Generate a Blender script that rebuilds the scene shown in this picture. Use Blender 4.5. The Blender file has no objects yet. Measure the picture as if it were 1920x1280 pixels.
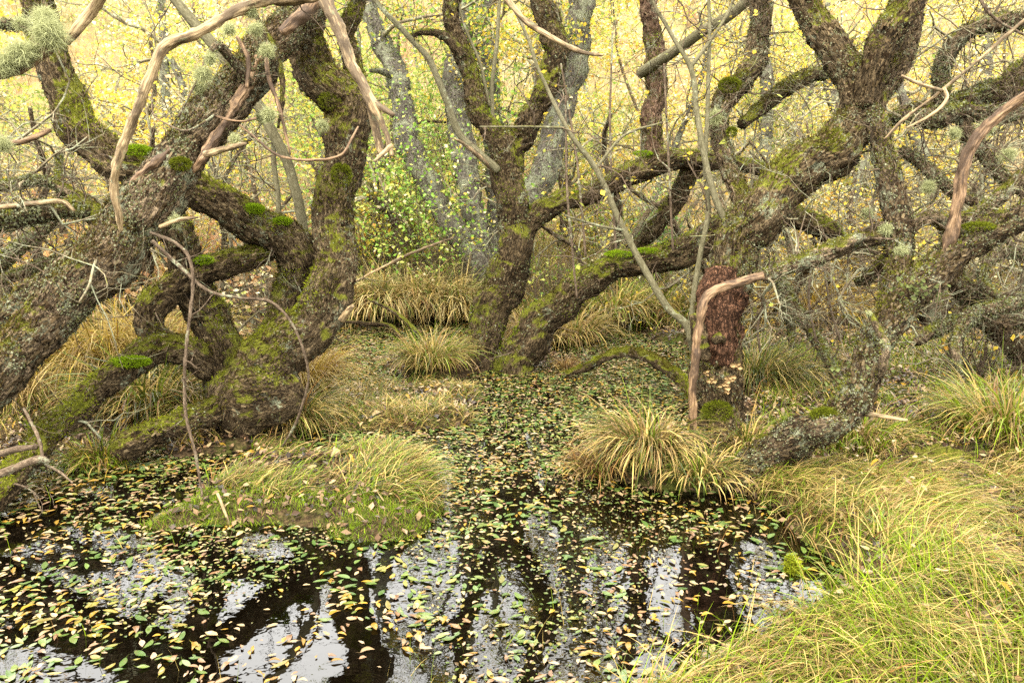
import bpy, math, random
import numpy as np

R = np.random.default_rng(11)
random.seed(11)
SC = bpy.context.scene
COL = SC.collection
rad = math.radians

# ------------------------------------------------------------------ camera
CAM_H, FPX, PITCH = 1.6, 1493.0, rad(11.4)
SP, CP = math.sin(PITCH), math.cos(PITCH)
cam_data = bpy.data.cameras.new('camera')
cam_data.lens, cam_data.sensor_width = 28.0, 36.0
cam_data.clip_start, cam_data.clip_end = 0.05, 600.0
cam = bpy.data.objects.new('camera', cam_data)
COL.objects.link(cam)
cam.location = (0, 0, CAM_H)
cam.rotation_euler = (rad(90) - PITCH, 0, 0)
SC.camera = cam

# ------------------------------------------------------------------ world, sun, exposure
SUN_EL, SUN_AZ = rad(58), rad(200)
world = bpy.data.worlds.new('World')
SC.world = world
world.use_nodes = True
wn, wl = world.node_tree.nodes, world.node_tree.links
bg = wn['Background']
sky = wn.new('ShaderNodeTexSky')
sky.sky_type = 'NISHITA'
sky.sun_disc = False
sky.sun_elevation, sky.sun_rotation = SUN_EL, SUN_AZ
sky.dust_density = 3.0
tc = wn.new('ShaderNodeTexCoord')
cn = wn.new('ShaderNodeTexNoise')
cn.inputs['Scale'].default_value = 2.2
cn.inputs['Detail'].default_value = 6
wl.new(tc.outputs['Generated'], cn.inputs['Vector'])
cr = wn.new('ShaderNodeValToRGB')
cr.color_ramp.elements[0].position, cr.color_ramp.elements[1].position = 0.3, 0.7
cr.color_ramp.elements[0].color = (8.6, 8.3, 7.7, 1)
cr.color_ramp.elements[1].color = (11.4, 11.1, 10.4, 1)
wl.new(cn.outputs['Fac'], cr.inputs['Fac'])
mx = wn.new('ShaderNodeMix')
mx.data_type = 'RGBA'
mx.inputs['Factor'].default_value = 0.86
wl.new(sky.outputs['Color'], mx.inputs['A'])
wl.new(cr.outputs['Color'], mx.inputs['B'])
wl.new(mx.outputs['Result'], bg.inputs['Color'])
bg.inputs['Strength'].default_value = 0.125

sun_d = bpy.data.lights.new('sun', 'SUN')
sun_d.energy, sun_d.angle, sun_d.color = 1.5, rad(25), (1.0, 0.92, 0.78)
sun = bpy.data.objects.new('sun', sun_d)
COL.objects.link(sun)
# sky sun_rotation is measured clockwise from +Y: the lamp shines from the same side
sv = (math.sin(SUN_AZ) * math.cos(SUN_EL), math.cos(SUN_AZ) * math.cos(SUN_EL), math.sin(SUN_EL))
from mathutils import Vector
sun.rotation_euler = Vector(sv).to_track_quat('Z', 'Y').to_euler()

SC.view_settings.view_transform = 'Standard'
SC.view_settings.look = 'None'
SC.view_settings.gamma = 1
SC.view_settings.use_curve_mapping = False
SC.view_settings.exposure = 2.4
SC.render.engine = 'CYCLES'
cy = SC.cycles
cy.max_bounces, cy.diffuse_bounces, cy.glossy_bounces = 8, 4, 3
cy.transmission_bounces, cy.transparent_max_bounces = 4, 4
cy.use_denoising = False
cy.sample_clamp_indirect = 6.0
cy.caustics_reflective = cy.caustics_refractive = False


# ------------------------------------------------------------------ picture-to-place helpers
def P(u, v, d):
    """The point at depth d that is seen at pixel (u, v) of the 1920x1280 frame."""
    a, b = (u - 960) / FPX, (640 - v) / FPX
    return np.array([d * a, d * (CP + b * SP), CAM_H + d * (b * CP - SP)])


def G(u, v, z=0.0):
    """The point at height z that is seen at pixel (u, v)."""
    b = (640 - v) / FPX
    return P(u, v, (CAM_H - z) / (SP - b * CP))


def to_px(p):
    p = np.asarray(p, float).reshape(-1, 3)
    q = p - np.array([0, 0, CAM_H])
    d = q[:, 1] * CP - q[:, 2] * SP
    up = q[:, 1] * SP + q[:, 2] * CP
    d_ = np.where(d > 0.05, d, 0.05)
    return 960 + FPX * q[:, 0] / d_, 640 - FPX * up / d_, d


# ------------------------------------------------------------------ noise
def _hash(ix, iy, iz, seed):
    h = (ix * 73856093) ^ (iy * 19349663) ^ (iz * 83492791) ^ (seed * 2654435)
    h = (h ^ (h >> 13)) * 1274126177
    h = h & 0xFFFFFFFF
    h = (h ^ (h >> 16)) & 0xFFFF
    return h.astype(np.float64) / 65535.0


def vnoise(p, seed=0):
    p = np.asarray(p, float)
    i = np.floor(p).astype(np.int64)
    f = p - i
    u = f * f * (3 - 2 * f)
    r = 0.0
    for dx in (0, 1):
        for dy in (0, 1):
            for dz in (0, 1):
                w = (u[:, 0] if dx else 1 - u[:, 0]) * (u[:, 1] if dy else 1 - u[:, 1]) * (u[:, 2] if dz else 1 - u[:, 2])
                r = r + w * _hash(i[:, 0] + dx, i[:, 1] + dy, i[:, 2] + dz, seed)
    return r


def fbm(p, seed=0, octv=3):
    p = np.asarray(p, float)
    s, a, t = 0.0, 1.0, 0.0
    for k in range(octv):
        s = s + a * vnoise(p * 2 ** k, seed + k * 17)
        t += a
        a *= 0.5
    return s / t


def sstep(a, b, x):
    t = np.clip((x - a) / (b - a), 0, 1)
    return t * t * (3 - 2 * t)


def nrm(v):
    v = np.asarray(v, float)
    return v / np.maximum(np.linalg.norm(v, axis=-1, keepdims=True), 1e-9)


# ------------------------------------------------------------------ mesh building
class MB:
    """Collects quads and triangles with one colour or bark vector per vertex; links them as one mesh object."""

    def __init__(self):
        self.V, self.Q, self.T, self.A, self.n = [], [], [], [], 0

    def add(self, V, Q=None, T=None, A=None):
        V = np.asarray(V, float).reshape(-1, 3)
        self.V.append(V)
        if Q is not None and len(Q):
            self.Q.append(np.asarray(Q, np.int64) + self.n)
        if T is not None and len(T):
            self.T.append(np.asarray(T, np.int64) + self.n)
        self.A.append(np.zeros((len(V), 3)) if A is None else np.broadcast_to(np.asarray(A, float), (len(V), 3)))
        self.n += len(V)

    def mesh(self, name, mat, attr='col', smooth=True, origin=(0, 0, 0)):
        V = np.concatenate(self.V) - np.asarray(origin, float)
        Q = np.concatenate(self.Q) if self.Q else np.zeros((0, 4), np.int64)
        T = np.concatenate(self.T) if self.T else np.zeros((0, 3), np.int64)
        me = bpy.data.meshes.new(name)
        me.vertices.add(len(V))
        me.vertices.foreach_set('co', V.astype(np.float32).ravel())
        nl = Q.size + T.size
        me.loops.add(nl)
        me.loops.foreach_set('vertex_index', np.concatenate([Q.ravel(), T.ravel()]).astype(np.int32))
        me.polygons.add(len(Q) + len(T))
        st = np.concatenate([np.arange(len(Q)) * 4, Q.size + np.arange(len(T)) * 3]).astype(np.int32)
        me.polygons.foreach_set('loop_start', st)
        me.update(calc_edges=True)
        me.polygons.foreach_set('use_smooth', np.full(len(Q) + len(T), smooth, bool))
        A = np.concatenate(self.A)
        at = me.attributes.new(attr, 'FLOAT_VECTOR', 'POINT')
        at.data.foreach_set('vector', A.astype(np.float32).ravel())
        if mat is not None:
            me.materials.append(mat)
        return me

    def build(self, name, mat, parent=None, attr='col', smooth=True, kind=None):
        if not self.V:
            return None
        o0 = np.zeros(3)
        q = parent
        while q is not None:
            o0 = o0 + np.array(q.location)
            q = q.parent
        o = bpy.data.objects.new(name, self.mesh(name, mat, attr, smooth, o0))
        COL.objects.link(o)
        if parent is not None:
            o.parent = parent
        if kind:
            o['kind'] = kind
        return o


def tag(o, label=None, cat=None, group=None, kind=None):
    if label:
        o['label'] = label
    if cat:
        o['category'] = cat
    if group:
        o['group'] = group
    if kind:
        o['kind'] = kind
    return o


def thing(name, label, cat, loc, group=None):
    o = bpy.data.objects.new(name, None)
    o.empty_display_size = 0.1
    COL.objects.link(o)
    o.location = [float(c) for c in loc]
    return tag(o, label, cat, group)


# ------------------------------------------------------------------ materials
def mat_new(name):
    m = bpy.data.materials.new(name)
    m.use_nodes = True
    nt = m.node_tree
    for n in list(nt.nodes):
        nt.nodes.remove(n)
    return m, nt.nodes, nt.links


def nd(N, t, **kw):
    n = N.new(t)
    for k, v in kw.items():
        if k.startswith('i_'):
            n.inputs[k[2:].replace('_', ' ')].default_value = v
        else:
            setattr(n, k, v)
    return n


def ramp(N, L, src, stops):
    r = N.new('ShaderNodeValToRGB')
    el = r.color_ramp.elements
    while len(el) < len(stops):
        el.new(0.5)
    for e, (p, c) in zip(el, stops):
        e.position = p
        e.color = (c, c, c, 1) if np.isscalar(c) else (*c, 1)
    L.new(src, r.inputs['Fac'])
    return r.outputs['Color']


def mixc(N, L, f, a, b):
    m = N.new('ShaderNodeMix')
    m.data_type = 'RGBA'
    for s, k in ((f, 'Factor'), (a, 'A'), (b, 'B')):
        if hasattr(s, 'is_linked'):
            L.new(s, m.inputs[k])
        elif np.isscalar(s):
            m.inputs[k].default_value = s
        else:
            m.inputs[k].default_value = (*s, 1)
    return m.outputs['Result']


def math_(N, L, op, a, b=0.0, c=None):
    m = N.new('ShaderNodeMath')
    m.operation = op
    for i, s in enumerate((a, b) if c is None else (a, b, c)):
        if hasattr(s, 'is_linked'):
            L.new(s, m.inputs[i])
        else:
            m.inputs[i].default_value = s
    return m.outputs[0]


def bark_mat(name, dark, mid, light, lichen=0.5, moss=0.5, lcol=(0.21, 0.225, 0.145), mcol=(0.11, 0.115, 0.012), bump=0.9, stretch=1.0):
    m, N, L = mat_new(name)
    out = nd(N, 'ShaderNodeOutputMaterial')
    bs = nd(N, 'ShaderNodeBsdfPrincipled', i_Roughness=0.85)
    bs.inputs['Specular IOR Level'].default_value = 0.08
    L.new(bs.outputs[0], out.inputs[0])
    bk = nd(N, 'ShaderNodeAttribute', attribute_name='bk').outputs['Vector']
    pos = nd(N, 'ShaderNodeTexCoord').outputs['Object']
    n1 = nd(N, 'ShaderNodeTexNoise', i_Scale=75.0 * stretch, i_Detail=5.0, i_Roughness=0.65, i_Distortion=0.6)
    L.new(bk, n1.inputs['Vector'])
    vo = nd(N, 'ShaderNodeTexVoronoi', feature='DISTANCE_TO_EDGE', i_Scale=62.0 * stretch)
    mp = nd(N, 'ShaderNodeMix', data_type='VECTOR')
    mp.inputs['Factor'].default_value = 0.06
    L.new(bk, mp.inputs['A'])
    L.new(n1.outputs['Color'], mp.inputs['B'])
    L.new(mp.outputs['Result'], vo.inputs['Vector'])
    crack = ramp(N, L, vo.outputs['Distance'], [(0.0, 0.0), (0.16, 1.0)])
    n2 = nd(N, 'ShaderNodeTexNoise', i_Scale=210.0, i_Detail=3.0)
    L.new(pos, n2.inputs['Vector'])
    n3 = nd(N, 'ShaderNodeTexNoise', i_Scale=5.0, i_Detail=3.0)
    L.new(pos, n3.inputs['Vector'])
    base = ramp(N, L, n1.outputs['Fac'], [(0.32, dark), (0.5, mid), (0.7, light)])
    base = mixc(N, L, ramp(N, L, n3.outputs['Fac'], [(0.42, 0.0), (0.62, 0.55)]), base, light)
    base = mixc(N, L, crack, dark, base)
    # crust lichen
    nl = nd(N, 'ShaderNodeTexNoise', i_Scale=7.0, i_Detail=8.0, i_Roughness=0.72)
    L.new(pos, nl.inputs['Vector'])
    lo = 0.66 - 0.2 * lichen
    lm = ramp(N, L, nl.outputs['Fac'], [(lo, 0.0), (lo + 0.06, 1.0)])
    nl2 = nd(N, 'ShaderNodeTexNoise', i_Scale=90.0, i_Detail=3.0, i_Roughness=0.7)
    L.new(pos, nl2.inputs['Vector'])
    lm = math_(N, L, 'MULTIPLY', lm, ramp(N, L, nl2.outputs['Fac'], [(0.40, 0.0), (0.52, 0.9)]))
    lc = mixc(N, L, n3.outputs['Fac'], lcol, [c * 1.25 for c in lcol])
    base = mixc(N, L, lm, base, lc)
    # moss, on what faces up
    geo = nd(N, 'ShaderNodeNewGeometry')
    sx = nd(N, 'ShaderNodeSeparateXYZ')
    L.new(geo.outputs['Normal'], sx.inputs[0])
    nm = nd(N, 'ShaderNodeTexNoise', i_Scale=4.2, i_Detail=6.0, i_Roughness=0.65)
    L.new(pos, nm.inputs['Vector'])
    mm = math_(N, L, 'ADD', math_(N, L, 'MULTIPLY', sx.outputs['Z'], 0.22), nm.outputs['Fac'])
    th = 0.82 - 0.32 * moss
    mm = ramp(N, L, mm, [(th, 0.0), (th + 0.07, 0.92)])
    mc = ramp(N, L, n2.outputs['Fac'], [(0.3, [c * 0.5 for c in mcol]), (0.7, [c * 1.5 for c in mcol])])
    base = mixc(N, L, mm, base, mc)
    L.new(base, bs.inputs['Base Color'])
    h = math_(N, L, 'ADD', math_(N, L, 'MULTIPLY', n1.outputs['Fac'], 1.0), math_(N, L, 'MULTIPLY', crack, 0.5))
    h = math_(N, L, 'ADD', h, math_(N, L, 'MULTIPLY', n2.outputs['Fac'], 0.35))
    h = math_(N, L, 'ADD', h, math_(N, L, 'MULTIPLY', lm, 0.25))
    bp = nd(N, 'ShaderNodeBump', i_Strength=bump, i_Distance=0.012)
    L.new(h, bp.inputs['Height'])
    L.new(bp.outputs[0], bs.inputs['Normal'])
    return m


def wood_mat(name, dark, mid, light, lichen=0.0):
    """Barkless weathered wood with lengthwise grain."""
    m, N, L = mat_new(name)
    out = nd(N, 'ShaderNodeOutputMaterial')
    bs = nd(N, 'ShaderNodeBsdfPrincipled', i_Roughness=0.7)
    bs.inputs['Specular IOR Level'].default_value = 0.3
    L.new(bs.outputs[0], out.inputs[0])
    bk = nd(N, 'ShaderNodeAttribute', attribute_name='bk').outputs['Vector']
    mp = nd(N, 'ShaderNodeMapping')
    mp.inputs['Scale'].default_value = (1, 1, 0.22)
    L.new(bk, mp.inputs['Vector'])
    n1 = nd(N, 'ShaderNodeTexNoise', i_Scale=160.0, i_Detail=4.0, i_Roughness=0.6)
    L.new(mp.outputs[0], n1.inputs['Vector'])
    n2 = nd(N, 'ShaderNodeTexNoise', i_Scale=14.0, i_Detail=5.0, i_Roughness=0.7)
    L.new(bk, n2.inputs['Vector'])
    c = ramp(N, L, n1.outputs['Fac'], [(0.3, dark), (0.48, mid), (0.68, light)])
    c = mixc(N, L, ramp(N, L, n2.outputs['Fac'], [(0.46, 0.0), (0.56, 0.85)]), c, dark)
    if lichen:
        nl = nd(N, 'ShaderNodeTexNoise', i_Scale=30.0, i_Detail=6.0, i_Roughness=0.7)
        L.new(bk, nl.inputs['Vector'])
        c = mixc(N, L, ramp(N, L, nl.outputs['Fac'], [(0.62 - 0.2 * lichen, 0.0), (0.7 - 0.2 * lichen, 0.9)]), c, (0.14, 0.145, 0.075))
    L.new(c, bs.inputs['Base Color'])
    bp = nd(N, 'ShaderNodeBump', i_Strength=0.6, i_Distance=0.004)
    L.new(math_(N, L, 'ADD', n1.outputs['Fac'], n2.outputs['Fac']), bp.inputs['Height'])
    L.new(bp.outputs[0], bs.inputs['Normal'])
    return m


def leafy_mat(name, trans=0.4, gloss=0.05, rough=0.4, boost=1.0, obj_ramp=None, vary=0.0):
    """Thin leaf or blade: diffuse and translucent, a little gloss; colour from the mesh or, per object, from a ramp."""
    m, N, L = mat_new(name)
    out = nd(N, 'ShaderNodeOutputMaterial')
    if obj_ramp:
        oi = nd(N, 'ShaderNodeObjectInfo')
        c = ramp(N, L, oi.outputs['Random'], obj_ramp)
        tcx = nd(N, 'ShaderNodeTexCoord')
        nn = nd(N, 'ShaderNodeTexNoise', i_Scale=70.0, i_Detail=4.0)
        nn.noise_dimensions = '4D'
        L.new(tcx.outputs['Object'], nn.inputs['Vector'])
        L.new(math_(N, L, 'MULTIPLY', oi.outputs['Random'], 50.0), nn.inputs['W'])
        c = mixc(N, L, ramp(N, L, nn.outputs['Fac'], [(0.52, 0.0), (0.7, 0.55)]), c, (0.10, 0.055, 0.02))
    else:
        c = nd(N, 'ShaderNodeAttribute', attribute_name='col').outputs['Vector']
    df = nd(N, 'ShaderNodeBsdfDiffuse')
    tr = nd(N, 'ShaderNodeBsdfTranslucent')
    L.new(c, df.inputs[0])
    L.new(c, tr.inputs[0])
    ms = nd(N, 'ShaderNodeMixShader')
    ms.inputs[0].default_value = trans
    L.new(df.outputs[0], ms.inputs[1])
    L.new(tr.outputs[0], ms.inputs[2])
    gl = nd(N, 'ShaderNodeBsdfGlossy', i_Roughness=rough)
    fr = nd(N, 'ShaderNodeFresnel', i_IOR=1.4)
    m2 = nd(N, 'ShaderNodeMixShader')
    L.new(math_(N, L, 'MULTIPLY', fr.outputs[0], gloss), m2.inputs[0])
    L.new(ms.outputs[0], m2.inputs[1])
    L.new(gl.outputs[0], m2.inputs[2])
    L.new(m2.outputs[0], out.inputs[0])
    return m


M = {}
M['bark_brown'] = bark_mat('bark_brown', (0.011, 0.007, 0.004), (0.074, 0.051, 0.026), (0.20, 0.148, 0.082), lichen=0.5, moss=0.73)
M['bark_lichen'] = bark_mat('bark_lichen', (0.013, 0.009, 0.005), (0.120, 0.086, 0.050), (0.25, 0.185, 0.115), lichen=0.62, moss=0.50)
M['bark_dark'] = bark_mat('bark_dark', (0.008, 0.005, 0.003), (0.054, 0.037, 0.018), (0.15, 0.108, 0.058), lichen=0.4, moss=0.75)
M['bark_bare'] = bark_mat('bark_bare', (0.012, 0.008, 0.005), (0.052, 0.037, 0.021), (0.15, 0.112, 0.068), lichen=0.6, moss=0.34)
M['bark_grey'] = bark_mat('bark_grey', (0.03, 0.026, 0.02), (0.105, 0.092, 0.072), (0.20, 0.18, 0.145), lichen=0.85, moss=0.35, bump=0.8)
M['bark_red'] = bark_mat('bark_red', (0.025, 0.012, 0.007), (0.10, 0.060, 0.038), (0.19, 0.125, 0.08), lichen=0.5, moss=0.35)
M['bark_peeled'] = bark_mat('bark_peeled', (0.010, 0.005, 0.003), (0.085, 0.041, 0.022), (0.19, 0.10, 0.058), lichen=0.1, moss=0.25, bump=1.0)
M['twig'] = bark_mat('twig_bark', (0.035, 0.024, 0.015), (0.095, 0.068, 0.045), (0.18, 0.135, 0.09), lichen=0.6, moss=0.2, bump=0.3)
M['twig_pale'] = bark_mat('twig_pale_bark', (0.07, 0.055, 0.03), (0.17, 0.14, 0.085), (0.30, 0.255, 0.165), lichen=0.9, moss=0.3, bump=0.2)
M['sapling'] = bark_mat('sapling_bark', (0.06, 0.053, 0.028), (0.115, 0.105, 0.06), (0.17, 0.155, 0.095), lichen=0.4, moss=0.3, bump=0.2)
M['wood_pale'] = wood_mat('wood_pale', (0.045, 0.028, 0.013), (0.22, 0.152, 0.074), (0.43, 0.325, 0.18), lichen=0.15)
M['wood_red'] = wood_mat('wood_red', (0.028, 0.015, 0.007), (0.135, 0.080, 0.040), (0.28, 0.185, 0.10))
M['leaf'] = leafy_mat('leaf', trans=0.45, gloss=0.05)
M['grass'] = leafy_mat('grass', trans=0.35, gloss=0.06, rough=0.4)
M['moss'] = leafy_mat('moss', trans=0.3, gloss=0.0)
M['lichen'] = leafy_mat('lichen', trans=0.15, gloss=0.0)
M['beard'] = leafy_mat('beard', trans=0.4, gloss=0.0)
M['float'] = leafy_mat('floating_leaf', trans=0.15, gloss=0.10, rough=0.3)


def ground_mat():
    m, N, L = mat_new('wet_peat')
    out = nd(N, 'ShaderNodeOutputMaterial')
    bs = nd(N, 'ShaderNodeBsdfPrincipled', i_Roughness=0.9)
    bs.inputs['Specular IOR Level'].default_value = 0.06
    L.new(bs.outputs[0], out.inputs[0])
    pos = nd(N, 'ShaderNodeTexCoord').outputs['Object']
    n1 = nd(N, 'ShaderNodeTexNoise', i_Scale=2.2, i_Detail=6.0, i_Roughness=0.65)
    n2 = nd(N, 'ShaderNodeTexNoise', i_Scale=42.0, i_Detail=5.0, i_Roughness=0.7)
    n3 = nd(N, 'ShaderNodeTexVoronoi', i_Scale=26.0)
    for n in (n1, n2, n3):
        L.new(pos, n.inputs['Vector'])
    c = ramp(N, L, n2.outputs['Fac'], [(0.3, (0.010, 0.007, 0.004)), (0.5, (0.042, 0.028, 0.014)), (0.72, (0.13, 0.088, 0.042))])
    g = ramp(N, L, n2.outputs['Fac'], [(0.3, (0.022, 0.030, 0.004)), (0.7, (0.085, 0.105, 0.016))])
    c = mixc(N, L, ramp(N, L, n1.outputs['Fac'], [(0.48, 0.0), (0.60, 0.8)]), c, g)
    sx = nd(N, 'ShaderNodeSeparateXYZ')
    L.new(pos, sx.inputs[0])
    n4 = nd(N, 'ShaderNodeTexNoise', i_Scale=0.35, i_Detail=8.0, i_Roughness=0.7)
    L.new(pos, n4.inputs['Vector'])
    st = ramp(N, L, n4.outputs['Fac'], [(0.35, (0.15, 0.085, 0.035)), (0.5, (0.24, 0.18, 0.09)), (0.65, (0.13, 0.13, 0.045))])
    far_m = math_(N, L, 'ADD', math_(N, L, 'MULTIPLY', sx.outputs['Y'], 0.25), -2.4)
    far_m.node.use_clamp = True
    c = mixc(N, L, far_m, c, st)
    L.new(c, bs.inputs['Base Color'])
    bp = nd(N, 'ShaderNodeBump', i_Strength=0.9, i_Distance=0.03)
    L.new(math_(N, L, 'ADD', n2.outputs['Fac'], n3.outputs['Distance']), bp.inputs['Height'])
    L.new(bp.outputs[0], bs.inputs['Normal'])
    return m


def water_mat():
    m, N, L = mat_new('peaty_water')
    out = nd(N, 'ShaderNodeOutputMaterial')
    bs = nd(N, 'ShaderNodeBsdfPrincipled', i_Roughness=0.012, i_IOR=1.45)
    bs.inputs['Base Color'].default_value = (0.0012, 0.0008, 0.0004, 1)
    bs.inputs['Specular IOR Level'].default_value = 1.0
    L.new(bs.outputs[0], out.inputs[0])
    pos = nd(N, 'ShaderNodeTexCoord').outputs['Object']
    n1 = nd(N, 'ShaderNodeTexNoise', i_Scale=9.0, i_Detail=3.0)
    L.new(pos, n1.inputs['Vector'])
    bp = nd(N, 'ShaderNodeBump', i_Strength=0.05, i_Distance=0.02)
    L.new(n1.outputs['Fac'], bp.inputs['Height'])
    L.new(bp.outputs[0], bs.inputs['Normal'])
    return m


M['ground'], M['water'] = ground_mat(), water_mat()

# ------------------------------------------------------------------ terrain
def gpoly(pts):
    return np.array([G(u, v)[:2] for u, v in pts])


LAND = [  # (outline on the picture of each piece of dry ground, its height)
    (gpoly([(400, 885), (470, 840), (600, 855), (740, 852), (822, 885), (842, 955), (770, 998), (560, 1003), (400, 1000), (250, 1008), (240, 985), (330, 930)]), 0.045),
    (gpoly([(560, 835), (600, 800), (620, 742), (700, 728), (800, 722), (900, 732), (925, 762), (870, 795), (760, 802), (650, 812)]), 0.06),
    (gpoly([(725, 690), (760, 668), (860, 668), (885, 700), (850, 718), (740, 718)]), 0.06),
    (gpoly([(-1500, 640), (100, 620), (300, 620), (560, 640), (640, 690), (650, 722), (600, 780), (560, 832), (480, 850), (380, 862), (260, 850), (180, 868), (60, 880), (-300, 900), (-1500, 960)]), 0.025),
    (gpoly([(1075, 1330), (1150, 1255), (1300, 1210), (1470, 1145), (1560, 1060), (1500, 1000), (1440, 955), (1390, 930), (1300, 925), (1180, 908), (1100, 890), (1065, 868), (1110, 845), (1200, 832), (1295, 805), (1400, 790), (1405, 720), (1330, 690), (1285, 660), (1200, 622), (1300, 606), (3600, 610), (3600, 1400), (1400, 1700)]), 0.05),
    (gpoly([(868, 664), (900, 645), (1000, 645), (1050, 668), (1000, 696), (890, 700)]), 0.04),
]
FAR_U = np.array([(-4000, 640), (300, 640), (620, 618), (645, 604), (900, 602), (1000, 622), (1180, 618), (1300, 604), (6000, 620)], float)
_fp = np.array([G(u, v)[:2] for u, v in FAR_U])
MOUND = [(G(560, 890), 0.03, 0.5), (G(740, 915), 0.06, 0.35), (G(1190, 890), 0.06, 0.4), (G(1620, 1020), 0.07, 0.5), (G(1880, 1030), 0.04, 0.7),
         (G(1800, 1230), 0.05, 0.7), (G(800, 695), 0.08, 0.3), (G(220, 730), 0.18, 0.8), (G(1880, 830), 0.12, 0.6)]


def poly_sd(poly, x, y):
    """Signed distance, positive inside."""
    d2 = np.full(x.shape, 1e9)
    inside = np.zeros(x.shape, bool)
    n = len(poly)
    for i in range(n):
        a, b = poly[i], poly[(i + 1) % n]
        e = b - a
        t = np.clip(((x - a[0]) * e[0] + (y - a[1]) * e[1]) / max(e @ e, 1e-9), 0, 1)
        d2 = np.minimum(d2, (x - a[0] - t * e[0]) ** 2 + (y - a[1] - t * e[1]) ** 2)
        if a[1] != b[1]:
            c = (a[1] > y) != (b[1] > y)
            xi = a[0] + (y - a[1]) * (b[0] - a[0]) / (b[1] - a[1])
            inside ^= c & (x < xi)
    d = np.sqrt(d2)
    return np.where(inside, d, -d)


def terrain(x, y):
    x, y = np.asarray(x, float), np.asarray(y, float)
    q = np.stack([x, y, np.zeros_like(x)], -1).reshape(-1, 3)
    n1 = (vnoise(q * 1.7, 5) - 0.5).reshape(x.shape)
    n2 = (vnoise(q * 6.0, 6) - 0.5).reshape(x.shape)
    wob = 0.22 * n1 + 0.12 * n2
    z = np.full(x.shape, -0.10)
    for poly, h in LAND:
        s = poly_sd(poly, x, y) + wob
        z = np.maximum(z, -0.10 + (0.10 + h) * sstep(-0.20, 0.22, s))
    yb = np.interp(x, _fp[:, 0], _fp[:, 1])
    s = y - yb + wob
    z = np.maximum(z, -0.10 + 0.18 * sstep(-0.1, 0.2, s) + 0.30 * sstep(0.0, 2.2, s) + 0.02 * np.clip(s - 2, 0, 90))
    z = z + 11.0 * sstep(15.0, 46.0, y + 0.25 * np.abs(x)) + 1.2 * n1 * sstep(15, 25, y)
    s = 0.9 - y + wob
    z = np.maximum(z, -0.10 + 0.2 * sstep(-0.3, 0.3, s))
    s = np.abs(x) - 12 + wob
    z = np.maximum(z, -0.10 + 0.2 * sstep(-0.3, 0.3, s))
    for c, h, r in MOUND:
        z = z + h * np.exp(-((x - c[0]) ** 2 + (y - c[1]) ** 2) / (r * r)) * (z > -0.03) * sstep(-0.03, 0.05, z)
    return z + 0.05 * n2 * sstep(-0.05, 0.05, z) + 0.02 * n1


gx = np.concatenate([-np.geomspace(200, 7, 26)[:-1], np.arange(-7, 7.001, 0.05), np.geomspace(7, 200, 26)[1:]])
gy = np.concatenate([-np.geomspace(60, 0.5, 16)[:-1], np.arange(-0.5, 11.5, 0.05), np.geomspace(11.5, 400, 40)])
XX, YY = np.meshgrid(gx, gy)
ZZ = terrain(XX, YY)
mb = MB()
nx, ny = len(gx), len(gy)
idx = np.arange(nx * ny).reshape(ny, nx)
mb.add(np.stack([XX, YY, ZZ], -1), Q=np.stack([idx[:-1, :-1], idx[:-1, 1:], idx[1:, 1:], idx[1:, :-1]], -1).reshape(-1, 4))
mb.build('ground', M['ground'], kind='structure')
mb = MB()
wx = np.linspace(-13, 13, 40)
wy = np.linspace(-0.5, 12, 30)
WX, WY = np.meshgrid(wx, wy)
idx = np.arange(WX.size).reshape(WX.shape)
mb.add(np.stack([WX, WY, 0 * WX], -1), Q=np.stack([idx[:-1, :-1], idx[:-1, 1:], idx[1:, 1:], idx[1:, :-1]], -1).reshape(-1, 4))
mb.build('water', M['water'], kind='structure')


def tz(x, y):
    return float(terrain(np.array([x]), np.array([y]))[0])


# ------------------------------------------------------------------ limbs
class Surf:
    """Points on the limbs of one tree, from which moss and lichen grow."""

    def __init__(self):
        self.p, self.n, self.r, self.t = [], [], [], []


def resample(pts, rr, step):
    pts = np.asarray(pts, float)
    rr = np.asarray(rr, float)
    seg = np.linalg.norm(np.diff(pts, axis=0), axis=1)
    s = np.concatenate([[0], np.cumsum(seg)])
    n = max(4, int(s[-1] / step))
    t = np.linspace(0, s[-1], n)
    m = np.zeros_like(pts)
    m[1:-1] = (pts[2:] - pts[:-2]) / (s[2:] - s[:-2])[:, None]
    m[0] = (pts[1] - pts[0]) / seg[0]
    m[-1] = (pts[-1] - pts[-2]) / seg[-1]
    k = np.clip(np.searchsorted(s, t, 'right') - 1, 0, len(seg) - 1)
    h = seg[k]
    u = (t - s[k]) / h
    h00, h10, h01, h11 = 2 * u ** 3 - 3 * u ** 2 + 1, u ** 3 - 2 * u ** 2 + u, -2 * u ** 3 + 3 * u ** 2, u ** 3 - u ** 2
    c = h00[:, None] * pts[k] + (h10 * h)[:, None] * m[k] + h01[:, None] * pts[k + 1] + (h11 * h)[:, None] * m[k + 1]
    us = u * u * (3 - 2 * u)
    return c, rr[k] * (1 - us) + rr[k + 1] * us, t


def frames(c):
    t = np.gradient(c, axis=0)
    t = nrm(t)
    a = np.array([0, 0, 1.0]) if abs(t[0][2]) < 0.9 else np.array([1.0, 0, 0])
    n = np.empty_like(c)
    n[0] = nrm(np.cross(t[0], a))
    for i in range(1, len(c)):
        v = n[i - 1] - t[i] * (n[i - 1] @ t[i])
        n[i] = v / max(np.linalg.norm(v), 1e-9)
    return t, n, np.cross(t, n)


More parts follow.
